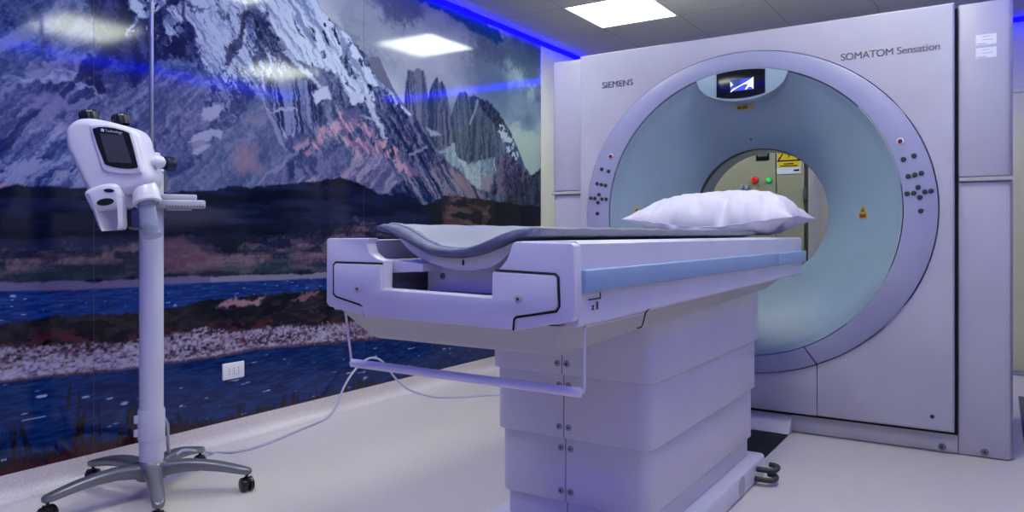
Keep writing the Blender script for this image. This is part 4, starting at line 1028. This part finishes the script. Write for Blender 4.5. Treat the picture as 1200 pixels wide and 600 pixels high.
# ======================= pillow =======================
def pillow():
    a, b = .374, .235; cx, cy = XC+.010, 3.50
    N, M2 = 96, 56
    def shape(u, v, top):
        # u along x, v along y in -1..1
        ed = max(0, 1-abs(u)**2.3)**.56*max(0, 1-abs(v)**2.5)**.5
        px = cx+a*u*(1-.05*(1-abs(v)**2)+0)*(1+.03*abs(u*v)**4)
        py = cy+b*v*(1-.13*(abs(u)**4)*0-.05*(1-abs(u)**2)+.05*abs(u*v)**3)
        seam = 1.060-.020*math.cos(u*PI*.9)*1.0-.010*abs(v)
        if top: 
            z = seam+.158*max(0, 1-abs(u-.08*(1-u*u))**2.3)**.68*max(0, 1-abs(v)**2.5)**.5
        else:
            z = seam-.085*ed
        # wrinkles radiating from corners and along the seam
        q = mnoise.noise(Vector((u*5.5+v*2.5, v*3.0-u*1.0, 3.1 if top else 7.7)))
        q2 = mnoise.noise(Vector((u*11+v*2, v*2.2, 9.3)))
        rid = (1-abs(q2)*2.4)
        edge = 1-ed
        z += (q*.020+q2*.010)*ed*(.6+.8*edge) + .020*max(0, rid)*edge*ed*(1 if top else -1)
        f = mnoise.noise(Vector((u*7, v*7, 2.0)))
        px += .006*f*edge; py += .006*q*edge
        py -= .020*mnoise.noise(Vector((u*10+v, v*1.5, 5.5)))*ed*(1-ed)*4
        z += .010*mnoise.noise(Vector((u*3.2-v*3, u*6+v*2, 1.5)))*ed*(1-ed)*4
        fold = 0
        for fu, fv, sl, wd in ((-.62, -1, .5, .035), (-.40, -1, .25, .03), (-.12, -1, -.35, .04), (.22, -1, .15, .03), (.48, -1, -.2, .035), (.72, -1, -.45, .03), (-.80, -1, .8, .03)):
            dd_ = u-fu-sl*(v+1)*.35
            fold += math.exp(-(dd_/wd)**2)*math.exp(-((v+.80)/.22)**2)
        z -= .010*fold*(1 if top else .3); py += .012*fold*ed
        if not top: z = max(z, 0.9935+.0*ed)
        return (px, py, z)
    mb = MB()
    us = [math.sin(t) for t in np.linspace(-PI/2, PI/2, N)]; vs = [math.sin(t) for t in np.linspace(-PI/2, PI/2, M2)]
    mb.grid([[shape(u, v, True) for u in us] for v in vs]); mb.grid([[shape(u, v, False) for u in us] for v in vs])
    bmesh.ops.remove_doubles(mb.bm, verts=mb.bm.verts, dist=1e-4); bmesh.ops.recalc_face_normals(mb.bm, faces=mb.bm.faces)
    e = empty('pillow', (cx, cy, 1.0), 'plump white pillow lying on the scanner table at the opening', 'pillow')
    mb.build('pillow_case', PILLOWM, e, smooth=180)
    rim = [shape(u, -1, True) for u in us]+[shape(1, v, True) for v in vs]+[shape(u, 1, True) for u in us[::-1]]+[shape(-1, v, True) for v in vs[::-1]]
    MB().tube(rim[::3]+[rim[0]], .0024, 6).build('seam_piping', mat('pillow_piping', (190, 184, 214), .8), e)
pillow()
# ======================= contrast injector on its wheeled stand =======================
SX, SY = -2.712, 1.662
J = empty('contrast_injector', (SX, SY, 0), 'white contrast injector head on a white pole with a silver five-legged wheeled base', 'medical injector')
R5 = .348
for k, deg in enumerate((42, -28, -101, -174, 116)):
    a = math.radians(deg); d = Vector((math.cos(a), math.sin(a), 0)); n = Vector((-d.y, d.x, 0))
    rows = []
    for r, zt, h, w in ((.020, .128, .060, .034), (.07, .134, .052, .031), (.13, .136, .044, .029), (.19, .131, .040, .027), (.25, .120, .036, .026), (.30, .107, .032, .025), (.335, .097, .029, .023), (.358, .090, .024, .018), (.366, .084, .014, .010)):
        c = Vector((SX, SY, zt))+d*r; row = []
        for q in range(20):
            t = 2*PI*q/20; cu, su = math.cos(t), math.sin(t)
            e_ = .6
            row.append(c+n*(w*math.copysign(abs(cu)**e_, cu))+Vector((0, 0, -h/2+h/2*math.copysign(abs(su)**e_, su))))
        rows.append(row)
    mb = MB(); mb.grid([[tuple(p) for p in r] for r in rows], closeu=True)
    b = bmesh.new(); b.faces.new([b.verts.new(p) for p in rows[-1]]); b.faces.new([b.verts.new(p) for p in rows[0]]); mb._merge(b)
    bmesh.ops.remove_doubles(mb.bm, verts=mb.bm.verts, dist=1e-5); bmesh.ops.recalc_face_normals(mb.bm, faces=mb.bm.faces)
    lg = mb.build('leg', STAR, J, smooth=50)
    c = Vector((SX, SY, 0))+d*R5
    ax = Matrix.Translation(c+Vector((0, 0, .0285))) @ Matrix.Rotation(a+.6, 4, 'Z')
    cm = MB()
    for s_ in (-1, 1): cm.lathe([(0, -.009), (.022, -.009), (.0265, -.006), (.0265, .006), (.022, .009), (0, .009)], (s_*.0145, 0, 0), 'X', 24, xf=ax)
    cm.box(-.0055, .0055, -.02, .02, -.006, .026, bev=.004, xf=ax).lathe([(0, .02), (.006, .02), (.006, .045), (0, .045)], (0, 0, 0), 'Z', 12, xf=ax)
    cm.build('caster', BLACK, lg)
MB().lathe([(0, .07), (.052, .07), (.060, .085), (.060, .118), (.054, .132), (.046, .140), (0, .140)], (SX, SY, 0), 'Z', 40).build('hub', STAR, J)
POLEM = mat('pole_white_enamel', (200, 198, 212), 0.35)
MB().lathe([(0, .132), (.0435, .132), (.0435, .245), (.0415, .247), (.0415, .26), (0, .26)], (SX, SY, 0), 'Z', 40).build('lower_sleeve', POLEM, J)
MB().lathe([(0, .26), (.0425, .26), (.0425, 1.228), (.040, 1.234), (0, 1.234)], (SX, SY, 0), 'Z', 48).build('pole', POLEM, J)
MB().lathe([(0, 1.234), (.031, 1.234), (.031, 1.302), (.028, 1.309), (0, 1.311)], (SX, SY, 0), 'Z', 40).build('pole_top', POLEM, J)
cl = MB().lathe([(.0430, .215), (.0465, .215), (.0480, .222), (.0480, .326), (.0465, .334), (.0430, .334)], (SX, SY, 0), 'Z', 48, closed=True)
vd = Vector((SX, SY, 0)).normalized(); vr = Vector((vd.y, -vd.x, 0))     # view-crossing direction (towards the right of the room)
cc = cl.build('clip_collar', POLEM, J)
hp = Vector((SX, SY, 0))-vr*.050-vd*.012
for z0_, z1_ in ((.235, .262), (.285, .315)): MB().box(hp.x-.006, hp.x+.006, hp.y-.01, hp.y+.01, z0_, z1_, bev=.002).build('collar_hinge', POLEM, cc)
MB().tube([(SX, SY, 1.305), (SX, SY, 2.22)], .0075, 14).build('drip_rod', STEEL, J)
# clamp knob behind, bolt, bracket tube
kp = Vector((SX, SY, 1.272))+vr*.036+vd*.012
MB().lathe([(0, 0), (.010, 0), (.012, .012), (.026, .014), (.029, .022), (.028, .044), (.020, .052), (0, .053)], (0, 0, 0), 'Z', 12, xf=Matrix.Translation(kp) @ (vr+vd*.5).to_track_quat('Z', 'Y').to_matrix().to_4x4()).build('clamp_knob', mat('navy_knob', (22, 26, 52), .35), J)
bp_ = Vector((SX, SY, 1.238))-vd*.034+vr*.012
MB().tube([tuple(bp_-vr*.0), tuple(bp_+vr*.030)], .0075, 12).build('bolt', POLEM, J)
q = Vector((SX, SY, 0))+vr*.052+vd*.02
MB().tube([(q.x, q.y, 1.225), (q.x-vr.x*.008, q.y-vr.y*.008, 1.165)], .009, 12).build('bracket_tube', STEELD, J)
# side tray
tb = Matrix((vr, -vd*-1, Vector((0, 0, 1)))).transposed().to_4x4(); tb.translation = Vector((SX, SY, 0))
tr = MB().prism(rrect(.02, .188, -.085, .055, .025), 1.098, 1.128, 'Z', bev=.006, xf=tb).prism(rrect(.025, .158, -.06, .045, .012), 1.1285, 1.150, 'Z', bev=.005, xf=tb).build('side_tray', WHITE, J)
ts = MB()
for i in range(13): ts.box(.048+i*.0105, .054+i*.0105, -.0875, -.0845, 1.1015, 1.1065, xf=tb)
ts.build('tray_slots', mat('slot_shadow', (70, 70, 92), .6), tr)  # dark bars painted as the shade inside open slots
MB().prism(rrect(.05, .14, -.07, .03, .02), 1.090, 1.0975, 'Z', bev=.002, xf=tb).build('tray_foot', GREYW, tr)
# ---------------- injector head, outline in millimetre-true local plane, slightly tilted
HT = 2.655
u0 = (130-600)/FOC
hc = Vector(((u0*math.cos(TH)-math.sin(TH))*HT, (u0*math.sin(TH)+math.cos(TH))*HT, 1.0-(190-274)/FOC*HT))
rt = Vector((math.cos(TH), math.sin(TH), 0)); fw = Vector((-math.sin(TH), math.cos(TH), 0))
HS = HT/FOC
HM = Matrix((rt, Vector((0, 0, 1)), -fw)).transposed().to_4x4(); HM.translation = hc+fw*.034       # local x right, y up, z towards the room
def hp2(px, py): return ((px-130)*HS, -(py-190)*HS)
def hpoly(pts): return [hp2(*p) for p in pts]
def smooth_poly(pts, n=4):
    out = []; L = len(pts)
    for i in range(L):
        p0, p1, p2, p3 = [Vector(pts[(i+k-1) % L]) for k in range(4)]
        for k in range(n):
            t = k/n; out.append(tuple(0.5*((2*p1)+(-p0+p2)*t+(2*p0-5*p1+4*p2-p3)*t*t+(-p0+3*p1-3*p2+p3)*t**3)))
    return out
HEADM = mat('injector_shell', (214, 211, 222), 0.3, coat=0.2)
def pillowy(pts, z0, z1, bev, name, m, parent, steps=8, shrink=None):
    """solid with a rounded front rim: rings of the outline shrinking towards its middle"""
    cx = sum(p[0] for p in pts)/len(pts); cy = sum(p[1] for p in pts)/len(pts)
    # inward offset by vertex normals
    n = len(pts); nor = []
    ar = sum(pts[i][0]*pts[(i+1) % n][1]-pts[(i+1) % n][0]*pts[i][1] for i in range(n))
    sg = 1 if ar > 0 else -1
    for i in range(n):
        ax, ay = pts[(i+1) % n][0]-pts[i-1][0], pts[(i+1) % n][1]-pts[i-1][1]; L = math.hypot(ax, ay)+1e-9
        nor.append((-ay/L*sg, ax/L*sg))
    rows = []
    def ring(off, z): rows.append([(p[0]+nn[0]*off, p[1]+nn[1]*off, z) for p, nn in zip(pts, nor)])
    for k in range(5): a = k/4*PI/2; ring(bev*.7*(1-math.sin(a)), z0+bev*.7*(1-math.cos(a)))
    for k in range(steps+1): a = k/steps*PI/2; ring(bev*(1-math.cos(a)), z1-bev+bev*math.sin(a))
    mb = MB(); mb.grid(rows, closeu=True, xf=HM)
    b = bmesh.new(); f = b.faces.new([b.verts.new(p) for p in rows[-1]]); b.faces.new([b.verts.new(p) for p in rows[0]][::-1])
    bmesh.ops.transform(b, matrix=HM, verts=b.verts); mb._merge(b)
    bmesh.ops.remove_doubles(mb.bm, verts=mb.bm.verts, dist=1e-5); bmesh.ops.recalc_face_normals(mb.bm, faces=mb.bm.faces)
    return mb.build(name, m, parent, smooth=40)
body = smooth_poly(hpoly([(82, 143), (91, 138.5), (104, 138), (120, 140.5), (138, 145), (152, 150), (160, 158), (165, 174), (170, 190), (175, 204), (174, 214), (166, 223), (150, 228), (134, 229), (118, 230), (104, 228), (96.5, 216), (90, 202), (83, 188), (76.5, 174), (74.5, 160), (76, 150)]))
hd = pillowy(body, -.085, .040, .030, 'injector_head', HEADM, J)
# side grip panel
grip = smooth_poly(hpoly([(84, 152), (89, 148), (94, 156), (99, 170), (102, 186), (101, 197), (97, 199), (90, 188), (84, 174), (82, 162)]))
pillowy(grip, .010, .0365, .007, 'side_grip', HEADM, hd)
# raised screen surround, black bezel, lcd
sur = smooth_poly(hpoly([(107, 149), (112, 146), (126, 146), (142, 149), (155, 154), (159, 162), (164, 182), (168, 200), (165, 204), (150, 205), (136, 204), (122, 199), (117, 184), (111, 166)]))
pillowy(sur, .02, .0465, .007, 'screen_surround', HEADM, hd)
bez = hpoly([(110.7, 151.5), (118, 149.5), (127, 149.4), (137, 151), (147, 153.6), (153.3, 156.3), (158, 172), (164, 196.5), (157, 198.2), (149, 198), (140, 197), (132, 195.3), (125.3, 193), (117, 172)])
bz = MB().prism([p for p in bez], .044, .0480, 'Z', xf=HM).build('bezel', SCRNOFF, hd)
MB().prism(hpoly([(119.5, 156.8), (147, 159.2), (157, 191.8), (129, 190)]), .0481, .0488, 'Z', xf=HM).build('screen', SCRN, bz)
lx, ly = hp2(125.5, 155)
WPR = mat('white_print', (200, 204, 220), .5)
letters('head_lettering', 'Technology', .0130, WPR, HM @ Matrix.Translation((lx+.0, ly+.0, .0482)) @ Matrix.Rotation(math.radians(-7), 4, 'Z'), bz, .0003)
MB().prism(hpoly([(120.5, 151.2), (124.4, 151.6), (124.8, 154.9), (121, 154.5)]), .0481, .0485, 'Z', xf=HM).build('head_emblem', WPR, bz)
# black knobs on top
def knob(px, py, r, tilt):
    x, y = hp2(px, py)
    X = HM @ Matrix.Translation((x, y, -.02)) @ Matrix.Rotation(math.radians(tilt), 4, 'Z') @ Matrix.Rotation(-PI/2, 4, 'X')
    mb = MB(); rows = []
    for rr, zz in ((.95, -.012), (1, 0), (1, .014), (.93, .022), (.75, .027), (.4, .029), (.01, .0295)):
        rows.append([((r*rr*(1+.05*math.cos(10*2*PI*k/60)))*math.cos(2*PI*k/60), (r*rr*(1+.05*math.cos(10*2*PI*k/60)))*math.sin(2*PI*k/60), zz) for k in range(60)])
    mb.grid(rows, closeu=True, xf=X)
    mb.build('knob', BLACK, hd, smooth=50)
knob(94.5, 135.5, .031, 12); knob(132.5, 140, .029, 12)
# left syringe cradle: dome, dark mouth, open trough
dome = smooth_poly(hpoly([(101, 226), (112, 219), (126, 215.5), (139, 216.5), (144.5, 226), (145.5, 236), (142, 243), (128, 246), (112, 248), (106, 240)]))
pillowy(dome, -.06, .058, .022, 'syringe_mount', HEADM, hd)
trough = []
for i, (cx_, cy_, hw) in enumerate(((126.5, 232, 19), (127.5, 240, 18.5), (129, 248, 17.2), (130.5, 257, 15.8), (132, 265, 14.4), (132.5, 268.5, 13.2), (132.5, 271, 11.0))):
    row = []
    for q in range(17):
        t = PI*q/16; row.append((cx_-hw*math.cos(t), cy_-3*(q/16), -.030+.078*(1-math.sin(t))))
    trough.append(row)
mo = []; mi_ = []
for row in trough:
    mo.append([(*hp2(a, b), c-.0) for a, b, c in row])
    cxr = (row[0][0]+row[-1][0])/2
    mi_.append([(*hp2(cxr+(a-cxr)*.74, b), c+.010) for a, b, c in row])
full = []
for o_, i_ in zip(mo, mi_): full.append(o_+i_[::-1])
mb = MB(); mb.grid(full, closeu=True, xf=HM)
b = bmesh.new()
for q in range(16):
    o_, i_ = mo[-1], mi_[-1]; b.faces.new([b.verts.new(p) for p in (o_[q], o_[q+1], i_[q+1], i_[q])])
bmesh.ops.transform(b, matrix=HM, verts=b.verts); mb._merge(b)
bmesh.ops.remove_doubles(mb.bm, verts=mb.bm.verts, dist=1e-5); bmesh.ops.recalc_face_normals(mb.bm, faces=mb.bm.faces)
mb.build('syringe_trough', HEADM, hd, smooth=50)
def ell_disc(px, py, rx, ry, ang, z0, z1, name, m, parent):
    x, y = hp2(px, py); ca, sa = math.cos(math.radians(ang)), math.sin(math.radians(ang))
    pts = [(x+(rx*math.cos(t)*ca-ry*math.sin(t)*sa)*HS, y+(rx*math.cos(t)*sa+ry*math.sin(t)*ca)*HS) for t in np.linspace(0, 2*PI, 28, endpoint=False)]
    return MB().prism(pts, z0, z1, 'Z', bev=.0012, xf=HM).build(name, m, parent)
ell_disc(127.7, 237, 10, 4.2, 8, .052, .0598, 'syringe_mouth', BLACK, hd)
ell_disc(132, 223.8, 6, 2.2, -3, .054, .0596, 'release_slot', BLACK, hd)
# right syringe mount: dome, collar and clear barrel leaning down
def at_h(px, py, z): x, y = hp2(px, py); return Vector((x, y, z))
p0 = at_h(162, 214, -.012); p1 = at_h(167.5, 238, .010); p2 = at_h(179, 272, .040)
dr = (p1-p0).normalized()
def along(o, d): 
    M = d.to_track_quat('Z', 'Y').to_matrix().to_4x4(); M.translation = o; return M
MB().lathe([(0, -.012), (.026, -.008), (.037, .006), (.043, .024), (.046, .050), (.046, .066), (.048, .068), (.048, .078), (.042, .082), (.037, .082), (.037, .070), (0, .070)], (0, 0, 0), 'Z', 40, xf=HM @ along(p0, (p2-p0).normalized())).build('syringe_collar', HEADM, hd)
dd = (p2-p1).normalized()
sy = MB().lathe([(.030, -.01), (.030, .118), (.0315, .120), (.0315, .128), (.028, .128), (.0278, .118), (.0278, -.01)], (0, 0, 0), 'Z', 36, xf=HM @ along(p1, dd), closed=True).build('syringe_barrel', CLEAR, hd)
MB().lathe([(0, .085), (.025, .085), (.027, .09), (.027, .100), (.017, .108), (0, .112)], (0, 0, 0), 'Z', 28, xf=HM @ along(p1, dd)).build('plunger', glass('smoky_plunger', (110, 112, 140), .2, .7), sy)
MB().tube([HM @ at_h(144, 267, -.01), HM @ at_h(155, 268.5, -.005), HM @ at_h(168, 265, .0)], .004, 8).build('wire_stay', STEELD, hd)
MB().prism(hpoly([(145, 244), (152, 243), (160, 262), (158, 267), (150, 268), (146, 262)]), -.02, -.017, 'Z', xf=HM).build('clear_guard', glass('clear_guard_plastic', (90, 100, 170), .1, .35), hd)
# ball joint to the pole
jb = HM @ at_h(176, 188, -.03)
MB().tube([tuple(HM @ at_h(168, 188, -.03)), tuple(jb), (SX, SY, 1.272)], [.014, .019, .016], 16, smooth=False).build('joint_arm', HEADM, J)
MB().lathe([(.024*math.sin(PI*k/12), -.024*math.cos(PI*k/12)) for k in range(13)], tuple(jb), 'Z', 24).build('ball_joint', HEADM, J)
# ======================= cable =======================
def fl(px, py, z=.006):
    u = (px-600)/FOC; t = (1.0-z)*FOC/(py-274)
    return ((u*math.cos(TH)-math.sin(TH))*t, (u*math.sin(TH)+math.cos(TH))*t, z)
def at_x(px, py, X):
    u = (px-600)/FOC; t = X/(u*math.cos(TH)-math.sin(TH)); return (X, (u*math.sin(TH)+math.cos(TH))*t, 1-(py-274)/FOC*t)
def at_t(px, py, t):
    u = (px-600)/FOC; return ((u*math.cos(TH)-math.sin(TH))*t, (u*math.sin(TH)+math.cos(TH))*t, 1-(py-274)/FOC*t)
pts = [at_t(193, 490, 2.90), at_t(196.5, 500, 2.93), at_t(197, 520, 2.95), at_t(199, 532, 2.98), at_t(206, 533, 2.99), at_t(214, 528, 3.02), at_t(226, 528, 3.10), fl(248, 530.5), fl(272, 530), fl(300, 524), fl(326, 514.5), fl(350, 504), fl(370, 496),
       at_x(384, 489, -3.045), at_x(394, 476, -3.06), at_x(402, 456, -3.07), at_x(411, 440, -3.08), at_x(422, 427, -3.085), at_x(434, 419.5, -3.09), at_x(446, 422, -3.085), at_x(455, 432, -3.07), at_x(464, 444, -3.05), at_x(477, 455, -3.03), fl(492, 461.5), fl(512, 465.5), fl(545, 465), fl(577, 463), (-2.35, 4.0, .006), (-2.30, 4.2, .006)]
tag(MB().tube(pts, .0062, 10).build('power_cable', CABLE), 'thin grey cable running from the stand across the floor and looping up by the wall', 'cable')
# ======================= world and view =======================
w = bpy.data.worlds.new('world'); scn.world = w; w.use_nodes = True
w.node_tree.nodes['Background'].inputs['Color'].default_value = (0.5, 0.52, 0.7, 1); w.node_tree.nodes['Background'].inputs['Strength'].default_value = 0.05
vs = scn.view_settings
scn.display_settings.display_device = 'sRGB'
vs.view_transform = 'Standard'; vs.look = 'None'; vs.gamma = 1.0; vs.use_curve_mapping = False
vs.exposure = EXPO
